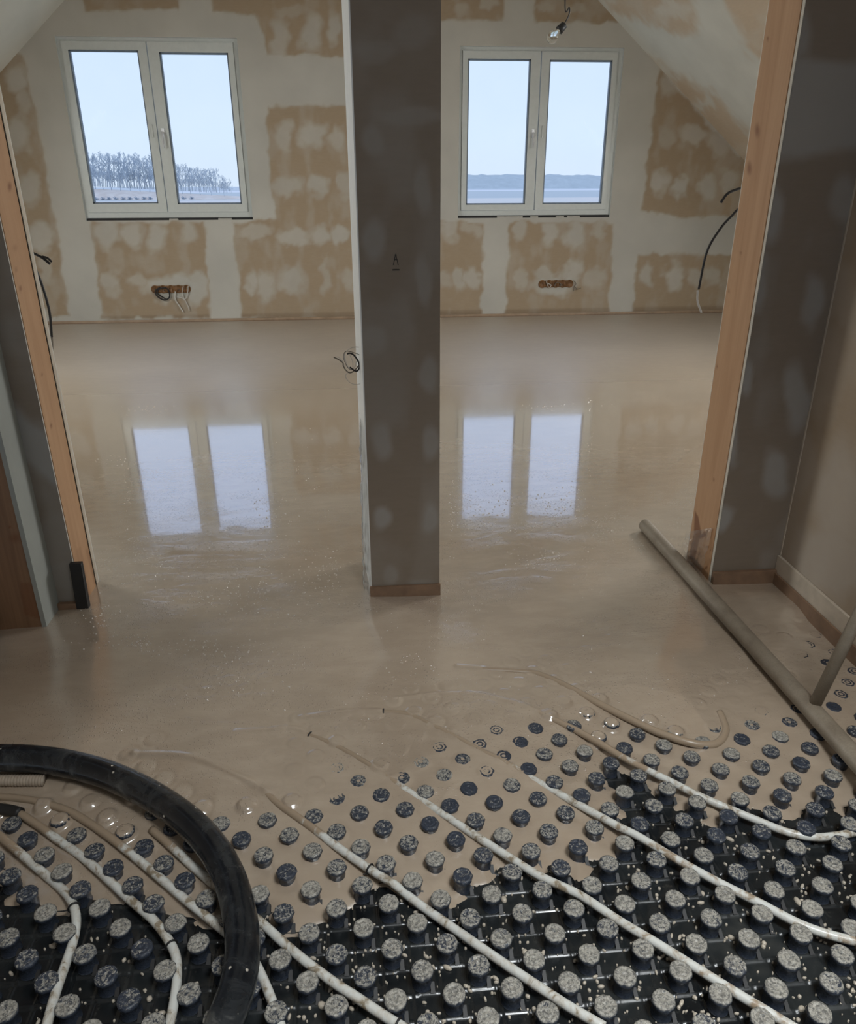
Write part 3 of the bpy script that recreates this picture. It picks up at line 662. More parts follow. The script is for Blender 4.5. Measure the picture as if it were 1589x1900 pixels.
# pipes laid between the studs
PIPES = [
 ([c5(-60, 600), c5(0, 640), c5(60, 690), c5(200, 810), c5(330, 920), c5(400, 990), c5(437, 1060), c5(450, 1150), c5(432, 1260), c5(385, 1400), c5(330, 1560), c5(275, 1760), c5(240, 1900)], [6], 'leftmost white heating pipe turning down towards the camera', []),
 ([c5(60, 488), c5(110, 505), c5(220, 572), c5(340, 660), c5(470, 750), c5(600, 860), c5(760, 1010), c5(900, 1130), c5(985, 1240), c5(1035, 1340), c5(1045, 1450), c5(1030, 1600), c5(995, 1770), c5(960, 1900)], [8.5], 'white heating pipe with a black sleeve, second from the left edge', []),
 ([c5(-60, 405), c5(40, 412), c5(120, 420), c5(220, 436), c5(400, 490), c5(560, 585), c5(700, 685), c5(830, 790), c5(960, 900), c5(1100, 1020), c5(1230, 1125), c5(1330, 1205), (450, 1756), (473, 1786), (492, 1825), (515, 1885), (535, 1950)], [], 'white heating pipe passing low beneath the hose and bending steeply down beside it', []),
 ([c5(895, 600), c5(1010, 700), c5(1150, 830), c5(1310, 965), (450, 1686), (487, 1714), c6(170, 1530), c6(350, 1670), c6(500, 1770), c6(620, 1850), c6(740, 1925), c6(900, 2020)], [9.8], 'white heating pipe emerging inside the hose curve and running on to the bottom middle', []),
 ([(250, 1403), (320, 1406), (370, 1416), (430, 1440), c6(0, 715), c6(110, 800), c6(240, 890), c6(400, 1010), c6(560, 1120), c6(680, 1195), c6(800, 1290), c6(1000, 1430), c6(1200, 1570), c6(1411, 1712), c7(150, 1800), c7(330, 1905)], [8], 'long white heating pipe crossing the middle of the mat just right of the hose', []),
 ([(440, 1366), (505, 1358), (545, 1355), c6(260, 450), c6(420, 520), c6(560, 600), c6(680, 680), c6(800, 760), c6(1000, 890), c6(1200, 1020), c6(1411, 1152), c7(200, 1240), c7(400, 1370), c7(600, 1490), c7(800, 1615), c7(1000, 1740), c7(1200, 1860), c7(1330, 1940)], [3], 'long white heating pipe ending at the bottom right, fourth diagonal from the right edge', []),
 ([(560, 1336), (650, 1328), (712, 1323), c6(760, 347), c6(900, 410), c6(1000, 460), c6(1100, 515), c6(1250, 590), c7(0, 680), c7(200, 790), c7(400, 900), c7(500, 950), c7(700, 1070), c7(900, 1180), c7(1100, 1280), c7(1300, 1385), c7(1450, 1440), c7(1589, 1475), c7(1700, 1500)], [2, 17], 'white heating pipe reaching the right edge low down, with a wire tie', []),
 ([(740, 1300), (800, 1292), c6(980, 248), c6(1100, 250), c6(1250, 282), c7(0, 335), c7(150, 400), c7(300, 480), c7(450, 570), c7(650, 670), c7(800, 745), c7(950, 810), c7(1100, 872), c7(1250, 930), c7(1380, 953), c7(1500, 945), c7(1589, 925), c7(1700, 900)], [], 'white heating pipe curving to the right edge at the slurry front', []),
 ([c6(1000, 120), c6(1150, 124), c6(1300, 132), c7(0, 145), c7(150, 210), c7(300, 290), c7(450, 365), c7(600, 435), c7(750, 485), c7(850, 497), c7(905, 480), c7(935, 430), c7(925, 380), c7(905, 335)], [], 'slurry-covered heating pipe ending in an upturned loop below the levelling bar', []),
]
PR = .0083
pipe3 = []
for pts, clips, lab, _ in PIPES:
    out = []
    for (a, c) in pts:
        z = -.045
        for _k in range(4):
            p = onz(a, c, z); lv = float(level(p[0], p[1])); z = min(max(Z_BASE + PR + .001, lv - .0052), -.0250)
        if 'loop' in lab: z += .0035
        out.append(np.array([p[0], p[1], z]))
    pipe3.append(spline(out, 7))

def screed():
    xs = np.unique(np.concatenate([np.arange(-4.7, -1.1, .12), np.arange(-1.1, 1.42, .0042), np.arange(1.42, 4.8, .12)]))
    ys = np.unique(np.concatenate([np.arange(.95, 1.95, .0042), np.arange(1.95, 2.7, .015), np.arange(2.7, 7.8, .12)]))
    U, V = np.meshgrid(xs, ys, indexing='ij')
    lv = level(U, V)
    # fine wobble of the edge
    d = np.full(U.shape, 5.0); near = V < 2.0
    d[near] = sdf_poly(U[near], V[near], EDGE)
    d = d + (fbm(U, V, .02) - .5) * .004
    e_ = np.clip((d + .006) / .030, 0, 1); prof = Z_BASE - .0050 + .0090 * (1 - (1 - e_) ** 2) + .14 * np.clip(d - .012, 0, 1)
    z = np.minimum(lv, prof)
    # domes over the studs that are just drowned
    bb = np.zeros(U.shape)
    for (x, y, px, py), L in zip(studs, SL):
        if L < Z_TOP - .0003 or L > Z_TOP + .0040: continue
        bw = np.abs(xs - x) < .04; bh = np.abs(ys - y) < .04
        ii = np.ix_(bw, bh); r = np.hypot(U[ii] - x, V[ii] - y)
        amp = .0024 * (1 - np.clip((L - Z_TOP) / .004, 0, 1)) + .0001
        dome = Z_TOP + amp if L < Z_TOP + .001 else L + amp
        k = np.clip((.0235 - r) / .009, 0, 1); k = k * k * (3 - 2 * k)
        z[ii] = z[ii] * (1 - k) + k * np.maximum(dome, z[ii]) + k * (fbm(U[ii], V[ii], .009) - .5) * .0010
        # slight dip round the stud
        z[ii] -= .0008 * np.exp(-((r - .025) / .004) ** 2) * (L < Z_TOP + .004)
    # dry meniscus where studs stand proud
    for (x, y, px, py), L in zip(studs, SL):
        if L >= Z_TOP - .0003: continue
        bw = np.abs(xs - x) < .04; bh = np.abs(ys - y) < .04; ii = np.ix_(bw, bh)
        r = np.hypot(U[ii] - x, V[ii] - y); z[ii] += .0012 * np.exp(-np.clip(r - .019, 0, 1) / .003) * (d[ii] > .012)
    # ridges over pipes
    for P3 in pipe3:
        P3 = np.array(P3)
        lo = P3.min(0) - .03; hi = P3.max(0) + .03
        ii = np.ix_((xs > lo[0]) & (xs < hi[0]), (ys > lo[1]) & (ys < hi[1]))
        if U[ii].size == 0: continue
        dd = d_path(U[ii], V[ii], [q[:2] for q in P3[::3]] + [P3[-1][:2]])
        # local pipe top
        sub = P3[::3]; best = np.full(dd.shape, 1e9); zt = np.zeros(dd.shape)
        for q in sub:
            r = (U[ii] - q[0]) ** 2 + (V[ii] - q[1]) ** 2; mks = r < best; best[mks] = r[mks]; zt[mks] = q[2] + PR
        bury = lv[ii] - zt
        a = .0042 * np.clip(1 - bury / .020, 0, 1) * np.clip((bury + .0035) / .002, 0, 1)
        z[ii] += a * np.exp(-(dd / .0075) ** 2) * (d[ii] > .01)
    # broad slow waves left by the pour
    z += .0016 * (fbm(U, V * 1.6, .16) - .5) * np.clip((V - 1.45) / .3, 0, 1) * np.clip((2.9 - V) / .6, 0, 1)
    P = np.stack([U, V, z], -1)
    keep = (d > -.006)
    me = grid_mesh('floor', xs, ys, lambda a, c: P, keep=keep)
    me2 = me
    o = link('floor', me2, m_screed); tag(o, 'freshly poured glossy beige screed spreading over the studded mat', kind='structure')
    return o
screed()

# ---- the black studded mat under the screed
mat_root = empty('studded_floor_mat', (0, 1.2, Z_BASE), label='black plastic studded floor heating mat splashed with slurry in the foreground', cat='floor mat')
OFF = np.array([0, 1.2, Z_BASE])
U1 = (A_ + B_); U2 = (B_ - A_)                       # panel axes: across the picture, away from the camera
Minv = np.linalg.inv(np.array([U1, U2]).T)
def base_sheet():
    xs = np.arange(-1.0, 1.36, .0030); ys = np.arange(.55, 1.70, .0030)
    U, V = np.meshgrid(xs, ys, indexing='ij')
    q = np.stack([U - O_[0], V - O_[1]], -1) @ Minv.T
    u = q[..., 0] * 2 + .40; v = q[..., 1] * 2 + .42          # half-diagonal cells
    fu = u - np.floor(u); fv = v - np.floor(v)
    cell = _tab[np.floor(u).astype(int) % 256, np.floor(v).astype(int) % 256]
    z = Z_BASE - .0030 * fv + .0006 * (cell - .5)             # shingled rows, high edge nearest the camera
    z += .0016 * np.exp(-(np.minimum(fv, 1 - fv) / .05) ** 2)
    z -= .0014 * np.exp(-(np.minimum(fu, 1 - fu) / .045) ** 2)
    z += .0008 * np.exp(-(np.abs(fu - .09) / .03) ** 2)
    P = np.stack([U - OFF[0], V - OFF[1], z - OFF[2] - .0008], -1)
    me = grid_mesh('base_sheet', xs, ys, lambda a, c: P)
    link('base_sheet', me, m_sheet, mat_root)
base_sheet()
def stud_mesh(seed, simple_=False):
    r = random.Random(seed); mb = MB(); n = 20
    def ring(rad, z, lob=0, jit=0):
        return [((rad + lob * math.cos(8 * 2 * math.pi * k / n * 1.0) * .5 + r.uniform(-jit, jit)) * math.cos(2 * math.pi * k / n), (rad + lob * math.cos(16 * math.pi * k / n) * .5 + 0) * math.sin(2 * math.pi * k / n), z + r.uniform(-jit, jit)) for k in range(n)]
    rings = [ring(.0178, 0), ring(.0165, .004), ring(.0165, .022, .0004), ring(.0192, .0262, .0010, .0006), ring(.0196, .0300, .0011, .0008), ring(.0180, .0335, .0004, .0008), ring(.0150, .0346, 0, .0005),
             ring(.0128, .0343, 0, .0003), ring(.0118, .0337, 0, .0004), ring(.0095, .0336, 0, .0004), ring(.0085, .0342, 0, .0003), ring(.0050, .0343, 0, .0003), ring(.0038, .0330), ring(.0012, .0328)]
    vs = [p for g in rings for p in g]; fs = []
    for i in range(len(rings) - 1):
        for k in range(n): fs.append((i * n + k, i * n + (k + 1) % n, (i + 1) * n + (k + 1) % n, (i + 1) * n + k))
    fs.append(tuple((len(rings) - 1) * n + k for k in range(n)))
    mb.add(vs, fs)
    # moulded heel at the foot
    u = U1 / np.linalg.norm(U1); w = -U2 / np.linalg.norm(U2)
    c = u * .0165 + w * .010
    pts = []
    for (a, b2, z) in ((-.0045, -.006, 0), (.0045, -.006, 0), (.0045, .010, 0), (-.0045, .010, 0), (-.0035, -.005, .0085), (.0035, -.005, .0085), (.0035, .006, .002), (-.0035, .006, .002)):
        pts.append((c[0] + u[0] * a + w[0] * b2, c[1] + u[1] * a + w[1] * b2, z))
    mb.add(pts, [(0, 3, 2, 1), (4, 5, 6, 7), (0, 1, 5, 4), (1, 2, 6, 5), (2, 3, 7, 6), (3, 0, 4, 7)])
    return mb
variants = []
for k in range(5):
    mb = stud_mesh(k); me = bpy.data.meshes.new('stud'); me.from_pydata(mb.v, [], mb.f); me.materials.append(m_stud); me.materials.append(m_black)
    for p in list(me.polygons)[-6:]: p.material_index = 1
    me.polygons.foreach_set('use_smooth', [True] * len(me.polygons)); variants.append(me)
    me.set_sharp_from_angle(angle=math.radians(50))
def coat_of(px, py, L, r):
    base = .50
    if L < -.045 or py > 1640: base = .52 + .11 * min(1, max(0, (px - 300) / 900))
    for (cx, cy, rx, ry, dv) in ((870, 1500, 170, 90, -.10), (1000, 1380, 120, 60, -.12), (1530, 1240, 110, 100, -.30), (1480, 1370, 110, 60, -.10), (300, 1600, 150, 70, -.12), (130, 1790, 160, 80, -.03), (1000, 1740, 500, 120, .04), (480, 1570, 60, 80, -.04)):
        if ((px - cx) / rx) ** 2 + ((py - cy) / ry) ** 2 < 1: base += dv
    return base + r.uniform(-.11, .13) + (.22 if r.random() < .08 else 0)
order = sorted([k for k in range(len(studs)) if SL[k] < Z_TOP - .0003 + 0 or True], key=lambda k: -studs[k][3])
rr = random.Random(3); shown = []
for k in order:
    x, y, px, py = studs[k]
    if SL[k] > Z_TOP + .0008: continue
    if not (y > 1.5 and False): shown.append((k, coat_of(px, py, SL[k], rr), rr.randrange(5)))
own, rest = shown[:100], shown[100:]
for k, ct, vi in own:
    x, y, px, py = studs[k]
    o = bpy.data.objects.new('stud', variants[vi]); COL.objects.link(o); o.parent = mat_root
    o.location = (x - OFF[0], y - OFF[1], 0); o['coat'] = ct
V_, F_, A2, MI = [], [], [], []
for k, ct, vi in rest:
    x, y, px, py = studs[k]; n0 = len(V_); me = variants[vi]
    for q in me.vertices: V_.append((q.co.x + x - OFF[0], q.co.y + y - OFF[1], q.co.z)); A2.append(ct)
    for p in me.polygons: F_.append(tuple(v + n0 for v in p.vertices)); MI.append(p.material_index)
me = bpy.data.meshes.new('studs_beyond'); me.from_pydata(V_, [], F_); me.materials.append(m_stud); me.materials.append(m_black)
me.polygons.foreach_set('material_index', MI)
at = me.attributes.new('coat', 'FLOAT', 'POINT'); at.data.foreach_set('value', np.array(A2, np.float32))
o = link('stud', me, m_stud, mat_root, True); o.data.set_sharp_from_angle(angle=math.radians(50)); o['kind'] = 'stuff'; o['label'] = 'smaller studs farther from the camera, partly drowned in slurry'
print('STUDS', len(studs), 'shown', len(shown))

# ---- splashes of slurry on the mat
def drops():
    r = random.Random(11); mb = MB(); cnt = 0
    edge_arr = [np.array(q) for q in EDGE]
    while cnt < 760:
        px = r.uniform(-10, 1600); py = r.uniform(1560, 1900) if px < 1150 else r.uniform(1480, 1900)
        if px < 480 and r.random() < .6: continue
        if r.random() > .35 + .65 * (px / 1589): continue
        x, y, _z = onz(px, py, Z_BASE)
        if sdf_poly(np.array([x]), np.array([y]), EDGE)[0] > -.003: continue
        s = abs(r.gauss(0, 1)) * .0013 + .0009; 
        if r.random() < .05: s *= 1.8
        if np.min(np.hypot(ST[:, 0] - x, ST[:, 1] - y)) < .018 + s: continue
        el = r.choice([1, 1, 1.4, 2.2]); a0 = r.uniform(0, 6.28); n = 8; vs = []
        for (k_, zz) in ((1, -.002), (.92, .0008 + s * .25), (.5, .0008 + s * .5)):
            for q in range(n):
                a = 2 * math.pi * q / n; u, v = s * el * k_ * math.cos(a), s * k_ * math.sin(a)
                vs.append((x + u * math.cos(a0) - v * math.sin(a0), y + u * math.sin(a0) + v * math.cos(a0), Z_BASE + zz))
        fs = [(i * n + q, i * n + (q + 1) % n, (i + 1) * n + (q + 1) % n, (i + 1) * n + q) for i in range(2) for q in range(n)] + [tuple(2 * n + q for q in range(n))]
        mb.add(vs, fs); cnt += 1
    o = mb.build('slurry_splashes', m_drop, None, True)
    tag(o, 'small pale slurry drops spattered over the black mat', 'slurry', kind='stuff')
drops()

# ---- froth beads floating on the screed
def beads():
    r = random.Random(21); mb = MB(); n = 7
    cl = [(235, 1190, 80, 18, 90), (400, 1200, 110, 22, 110), (440, 1260, 120, 30, 50), (600, 1075, 34, 42, 90), (470, 1100, 90, 40, 150), (350, 1110, 70, 30, 90), (215, 855, 40, 10, 24), (238, 900, 8, 60, 36), (840, 940, 22, 60, 110), (905, 960, 80, 40, 220), (1040, 950, 60, 35, 160), (1010, 1040, 48, 16, 70), (1095, 800, 8, 80, 30),
          (190, 1140, 40, 22, 70), (270, 760, 60, 8, 40), (1030, 755, 70, 6, 40), (500, 960, 40, 40, 80), (700, 1150, 60, 40, 12), (1150, 1240, 140, 30, 20), (900, 1180, 200, 60, 24), (560, 900, 60, 120, 40), (700, 1330, 120, 30, 20), (1340, 1270, 60, 50, 16), (900, 1260, 160, 40, 26)]
    for (cx, cy, rx, ry, k) in cl:
        for _ in range(k):
            px, py = r.gauss(cx, rx * .6), r.gauss(cy, ry * .6)
            if 670 < px < 832 and py < 1108: continue
            x, y, _z = onz(px, py, -.002); z = float(level(x, y))
            if z < Z_TOP: continue
            s_ = r.choice([.8, 1.0, 1.2, 1.5, 2.1]) * .001 * (.8 + .24 * y)
            vs = [(x + s_ * kk * math.cos(6.283 * q / n), y + s_ * kk * math.sin(6.283 * q / n), z + s_ * zz) for kk, zz in ((1.05, -.6), (1, .15), (.72, .68), (.3, .95)) for q in range(n)]
            mb.add(vs, [(i * n + q, i * n + (q + 1) % n, (i + 1) * n + (q + 1) % n, (i + 1) * n + q) for i in range(3) for q in range(n)] + [tuple(3 * n + q for q in range(n))])
    mb2 = simple('froth_bead', (.58, .50, .42), .03, var=.05, ior=3.0)
    tag(mb.build('froth_bubbles', mb2, None, True), 'tiny glinting froth bubbles floating in patches on the wet screed', kind='stuff')
beads()

# ---- heating pipes with clips
for P3, (pts, clips, lab, _) in zip(pipe3, PIPES):
    P3 = np.array(P3); c0 = P3[0].copy(); c0[2] -= PR
    rad = [PR * (1.12 if 'slurry-covered' in lab else 1)] * len(P3)
    mb = MB().tube([p - c0 for p in P3], rad, 14)
    lv = level(P3[:, 0], P3[:, 1]); s_ = np.clip((lv + .0305) / .010, 0, 1) * .8
    if 'slurry-covered' in lab: s_ = s_ * 0 + 1.4
    root = empty('heating_pipe', c0, label=lab, cat='pipe', group='white floor heating pipes laid between the studs')
    tb = mb.build('tube', m_pipe, root, True)
    at = tb.data.attributes.new('slurry', 'FLOAT', 'POINT'); at.data.foreach_set('value', np.repeat(s_, 14).astype(np.float32))
    for ci in clips:
        k = min(int(ci * 7), len(P3) - 2); p = P3[k]; tdir = P3[k + 1] - P3[k]; tdir /= np.linalg.norm(tdir)
        side = np.cross(tdir, [0, 0, 1.0]); side /= np.linalg.norm(side); up_ = np.cross(side, tdir)
        ring = [p - c0 + (PR + .0018) * (math.cos(a) * side + math.sin(a) * up_) for a in np.linspace(0, 2 * math.pi, 17)]
        m2 = MB().tube(ring, .0019, 6).tube([p - c0 + side * .010, p - c0 + side * .019 + up_ * .003], .0015, 6)
        m2.build('clip', m_black if ci != 17 else m_bar, root, True)
# black sleeve on the second pipe
P = [onz(*c5(a, c), -.022) for a, c in ((-90, 470), (-20, 478), (60, 488), (120, 505))]
tag(MB().tube(spline(P, 4), .0118, 14).build('pipe_sleeve', m_black, None, True), 'short black sleeve pushed over a pipe at the left edge', 'pipe sleeve')
# pale ribbed conduit at the left edge, half drowned
P = spline([onz(*c5(a, c), -.012) for a, c in ((-120, 312), (0, 312), (130, 312), (260, 312))], 22); rad = [.0115 + (.0016 if k % 3 == 0 else 0) for k in range(len(P))]
m_cond = simple('pale_conduit', (.38, .31, .24), .5)
tag(MB().tube(P, rad, 14).build('ribbed_conduit', m_cond, None, True), 'pale ribbed conduit half sunk in screed below the hose', 'conduit')

# ---- big black hose
hose_px = [(-140, 1412), (-60, 1408), (0, 1406), (60, 1408), (120, 1416), (190, 1434), (255, 1462), (310, 1494), (362, 1535), (402, 1583), (430, 1640), (446, 1705), (450, 1765), (440, 1830), (420, 1890), (396, 1950), (360, 2030)]
hp = [onz(a, c, z) for (a, c), z in zip(hose_px, np.interp(np.arange(len(hose_px)), [0, 5, 16], [.024, .014, .011]))]
tag(MB().tube(spline(hp, 8), .0300, 28).build('hose', m_hose, None, True), 'thick black rubber pump hose curving over the mat at lower left', 'hose')

# ---- levelling bar
b0 = onz(1197, 974, .024); b1 = onz(1500, 1292, .010); b2 = onz(1640, 1465, .004)
d = (b2 - b0); root = empty('levelling_bar', (b1[0], b1[1], -.02), label='beige slurry-coated metal levelling bar lying on the screed at the right', cat='levelling tool')
o0 = np.array([b1[0], b1[1], -.02])
MB().tube([b0 - o0, b0 + (b2 - b0) * .33 - o0, b0 + (b2 - b0) * .66 - o0, b2 - o0], .0235, 28).build('bar', m_bar, root, True).data.set_sharp_from_angle(angle=1.0)
hb = onz(1510, 1312, .016); ht = onz(1589, 1152, .26)
htop = hb + (ht - hb) * 1.9
MB().tube([hb - o0, ht - o0, htop - o0], .0145, 20).build('handle', m_bar, root, True)

# ================================================================== SMALL THINGS
# rubber blocks on the left
def slanted(name, p, w, dpt, h, dx, label):
    mb = MB(); x, y, z = p
    mb.add([(x, y, z), (x + w, y, z), (x + w, y + dpt, z), (x, y + dpt, z), (x + dx, y + dpt * .2, z + h), (x + dx + w, y + dpt * .2, z + h), (x + dx + w, y + dpt, z + h), (x + dx, y + dpt, z + h)],
           [(0, 3, 2, 1), (4, 5, 6, 7), (0, 1, 5, 4), (1, 2, 6, 5), (2, 3, 7, 6), (3, 0, 4, 7)])
    tag(mb.build(name, m_black, None, bevel=.002), label, 'rubber block')
p = onz(142, 1131, -.002); slanted('rubber_block', p, .036, .022, .155, .004, 'black rubber block leaning on the foot of the left spruce jamb board')
p = onz(-20, 1130, .010); slanted('rubber_block', (p[0], 1.99, .01), .075, .022, .11, -.008, 'black rubber block in front of the dark pine post at the left edge')

# sockets in the gable wall
def socket(cx, cz, w, label, black):
    h = .037; y = WY
    root = empty('socket_box', (cx, y, cz), label=label, cat='socket box', group='open socket boxes in the gable wall')
    mb = MB(); n = 5; s = w / n
    for k in range(n):
        x = -w / 2 + s * (k + .5)
        mb.lathe([(h * 1.02, -.004), (h * 1.02, .004), (h * .86, .004), (h * .80, -.003), (.004, -.003)], 18, (x, -.004, 0), (0, -1, 0))
    for k in range(n - 1):
        x = -w / 2 + s * (k + 1); mb.box((x - .024, -.0075, -h * .86), (x + .024, .0, h * .86))
    mb.build('box_housing', m_orange, root, True)
    for k in range(n):
        x = -w / 2 + s * (k + .5)
        MB().lathe([(.004, 0), (.004, .004)], 8, (x + .012 * math.sin(k * 2.1), -.0075, .008 * math.cos(k * 3)), (0, -1, 0)).build('screw', m_dark, root)
    P0 = lambda a, c: np.array([a, -.02, c])
    if black:
        lp = [P0(-.09, .02), P0(-.14, -.01), P0(-.13, -.06), P0(-.07, -.095), P0(-.02, -.07), P0(-.02, -.01), P0(-.05, .015), P0(-.11, .0), P0(-.12, -.04), P0(-.06, -.085)]
        MB().tube(spline(lp, 6), .0065, 8).build('black_cable', m_cable, root, True)
        lp = [P0(.04, -.02), P0(.03, -.09), P0(.06, -.15), P0(.09, -.21)]; MB().tube(spline(lp, 6), .006, 8).build('pale_cable', m_wcable, root, True)
        lp = [P0(.05, -.07), P0(.11, -.09), P0(.14, -.16), P0(.145, -.20)]; MB().tube(spline(lp, 6), .0045, 8).build('pale_cable', m_wcable, root, True)
        lp = [P0(.12, .03), P0(.10, -.04), P0(.12, -.09), P0(.15, -.04), P0(.165, .03)]; MB().tube(spline(lp, 6), .0035, 8).build('pale_cable', m_wcable, root, True)
    else:
        lp = [P0(-.10, .03), P0(-.09, 0), P0(-.07, -.03), P0(-.05, -.01), P0(-.09, .01)]; MB().tube(spline(lp, 6), .0035, 8).build('pale_cable', m_wcable, root, True)
        lp = [P0(-.02, -.02), P0(0, .012), P0(.03, .01), P0(.05, -.01), P0(.03, -.025)]; MB().tube(spline(lp, 6), .004, 8).build('dark_cable', m_gcable, root, True)
        lp = [P0(.17, .03), P0(.195, .0), P0(.18, -.03), P0(.175, -.07)]; MB().tube(spline(lp, 6), .0035, 8).build('dark_cable', m_gcable, root, True)
        lp = [P0(.18, -.02), P0(.21, -.05), P0(.25, -.04)]; MB().tube(spline(lp, 6), .003, 8).build('dark_cable', m_gcable, root, True)
p0 = ony(281, 537, WY); p1 = ony(354, 537, WY); socket((p0[0] + p1[0]) / 2, p0[2], p1[0] - p0[0], 'orange five-gang socket box with looped black cable under the left window', True)
p0 = ony(1000, 527, WY); p1 = ony(1063, 529, WY); socket((p0[0] + p1[0]) / 2, p0[2], p1[0] - p0[0], 'orange five-gang socket box with short wires under the right window', False)

# loose cables coming from behind the jambs
def cable(name, pts, y, r, m, label, cat='cable', tip=None, tipm=None, grp=None):
    P = [ony(a, c, y) for a, c in pts]; sg = 1 if P[0][0] > 0 else -1
    P = [np.array([P[0][0] + sg * .06, 2.299, P[0][2] + .01])] + P
    c0 = P[0]; root = empty(name, c0, label=label, cat=cat, group=grp)
    MB().tube([q - c0 for q in spline(P, 6)], r, 8).build('sheath', m, root, True)
    if tip:
        T = [ony(a, c, y) for a, c in tip]; MB().tube([q - c0 for q in spline(T, 6)], r * .9, 8).build('bare_core', tipm, root, True)
cable('cable_end', [(50, 466), (62, 470), (78, 478), (93, 490)], 2.34, .0036, m_cable, 'black cable end sticking out above the longer one beside the left jamb', tip=[(78, 476), (88, 479), (96, 486)], tipm=m_cable)
cable('hanging_cable', [(52, 480), (66, 500), (80, 535), (92, 580), (96, 625)], 2.34, .0036, m_cable, 'long black cable hanging beside the left spruce jamb', tip=[(96, 625), (97, 640), (97, 660)], tipm=m_gcable)
cable('cable_end', [(1385, 348), (1366, 352), (1350, 360), (1338, 376)], 2.36, .0040, m_cable, 'short black cable end sticking out beside the right jamb')
cable('hanging_cable', [(1378, 385), (1358, 401), (1336, 426), (1312, 468), (1297, 537)], 2.36, .0036, m_cable, 'long black cable curving down from behind the right jamb to a pale tip', tip=[(1295, 539), (1295, 560), (1302, 580)], tipm=m_wcable)
# coil at the column
root = empty('cable_coil', (CX0 - .02, 2.22, .55), label='small coil of black and pale cable hanging on the left side of the column', cat='cable')
c0 = np.array([CX0 - .02, 2.22, .55])
def cc(x, y): return ony(600 + x / 15.83, 620 + y / 15.83, 2.22) - c0
MB().tube(spline([cc(700, 580), cc(780, 560), cc(880, 600), cc(980, 720), cc(1050, 860), cc(1060, 980), cc(1000, 1080), cc(920, 1070), cc(780, 970)], 6), .0025, 8).build('black_cable', m_cable, root, True)
MB().tube(spline([cc(1100, 830), cc(1040, 920), cc(960, 1020), cc(860, 1110), cc(760, 1130), cc(650, 1040), cc(590, 920), cc(575, 840), cc(420, 730), cc(310, 680)], 6), .0018, 8).build('dark_wire', m_gcable, root, True)
for q in ([cc(570, 800), cc(500, 720), cc(430, 670)], [cc(1100, 390), cc(950, 380), cc(800, 420), cc(640, 560), cc(620, 800)], [cc(1100, 620), cc(950, 560), cc(780, 510), cc(640, 520), cc(600, 700), cc(700, 950), cc(820, 1060)], [cc(1120, 1450), cc(950, 1480), cc(780, 1420), cc(670, 1290), cc(660, 1200), cc(710, 1150)], [cc(780, 610), cc(860, 800), cc(870, 970)], [cc(620, 560), cc(660, 800), cc(760, 1000), cc(900, 1000), cc(980, 800)]):
    MB().tube(spline(q, 6), .0010, 6).build('pale_wire', m_wcable if random.random() < .6 else m_gcable, root, True)

# hanging bulb
yb = 4.7
bp = ony(1026, 69, yb); sp = ony(1042, 52, yb); tp = ony(1047, 46, yb)
c0 = ony(1050, 0, yb); c0 = np.array([c0[0], yb, ZC])
root = empty('hanging_lamp', c0, label='bare clear bulb in a black socket hanging on a black wire', cat='lamp')
W_ = [c0, ony(1049, -2, yb) + 0, ony(1057, 14, yb), ony(1056, 28, yb), ony(1049, 42, yb), tp]
MB().tube([q - c0 for q in spline(W_, 8)], .0035, 8).build('wire', m_cable, root, True)
ax = (bp - sp) / np.linalg.norm(bp - sp)
MB().lathe([(.008, -.028), (.019, -.022), (.021, .0), (.023, .018)], 16, sp - c0, ax).build('socket', m_black, root, True)
MB().lathe([(.013, .018), (.016, .030), (.027, .046), (.031, .062), (.028, .080), (.016, .092), (.003, .096)], 20, sp - c0, ax).build('bulb', m_bulb, root, True)

# crinkled foil along the column and the right jamb
def foil(name, fn, nu, nv, label, amp=.006):
    V_, F_ = [], []
    for i in range(nu + 1):
        for j in range(nv + 1):
            V_.append(tuple(fn(i / nu, j / nv, (fbm(np.array(i * .16), np.array(j * .12), 1.0) - .5) * 2 * amp)))
    for i in range(nu):
        for j in range(nv):
            a = i * (nv + 1) + j; F_.append((a, a + 1, a + nv + 2, a + nv + 1))
    me = bpy.data.meshes.new(name); me.from_pydata(V_, [], F_); o = link(name, me, m_foil); tag(o, label, 'foil')
    o.data.polygons.foreach_set('use_smooth', [True] * len(o.data.polygons))
foil('edge_foil', lambda u, v, n: (CX0 - .012 - abs(n) * 1.6 - .010 * (1 - v), 2.125 + .22 * u, -.01 + .55 * v), 40, 90, 'crinkled clear foil up the left side of the column', .006)
foil('edge_foil', lambda u, v, n: (1.104 - abs(n) * 1.4 - .012 * (1 - v), 2.13 + .175 * u, -.01 + .19 * (v) * (1 - .5 * u)), 36, 40, 'crinkled clear foil at the foot of the right jamb', .008)

# ================================================================== OUTSIDE
GZ = -3.2
m_field, t, b = mat('fields')
sy = N(t, 'ShaderNodeSeparateXYZ'); t.links.new(world_pos(t), sy.inputs[0])
fy = math_(t, 'MULTIPLY', math_(t, 'ADD', sy.outputs['Y'], math_(t, 'MULTIPLY', sy.outputs['X'], -.18)), .001)
c = ramp(t, fy, [(.06, (.62, .66, .54)), (.115, (.64, .67, .57)), (.125, (.80, .74, .66)), (.25, (.84, .78, .72)), (.27, (.58, .62, .62)), (.50, (.60, .64, .64)), (.52, (.86, .86, .86)), (.60, (.86, .86, .88)), (.62, (.62, .66, .68)), (.75, (.66, .70, .72))], 'LINEAR')  # field tones paled to carry overexposed haze
c = mix(t, math_(t, 'MULTIPLY', noise(t, .05, 4, .6, world_pos(t, (.3, 2, 1))), .35), c, (.84, .82, .76))
t.links.new(c, b.inputs['Base Color']); b.inputs['Roughness'].default_value = 1; b.inputs['Specular IOR Level'].default_value = 0
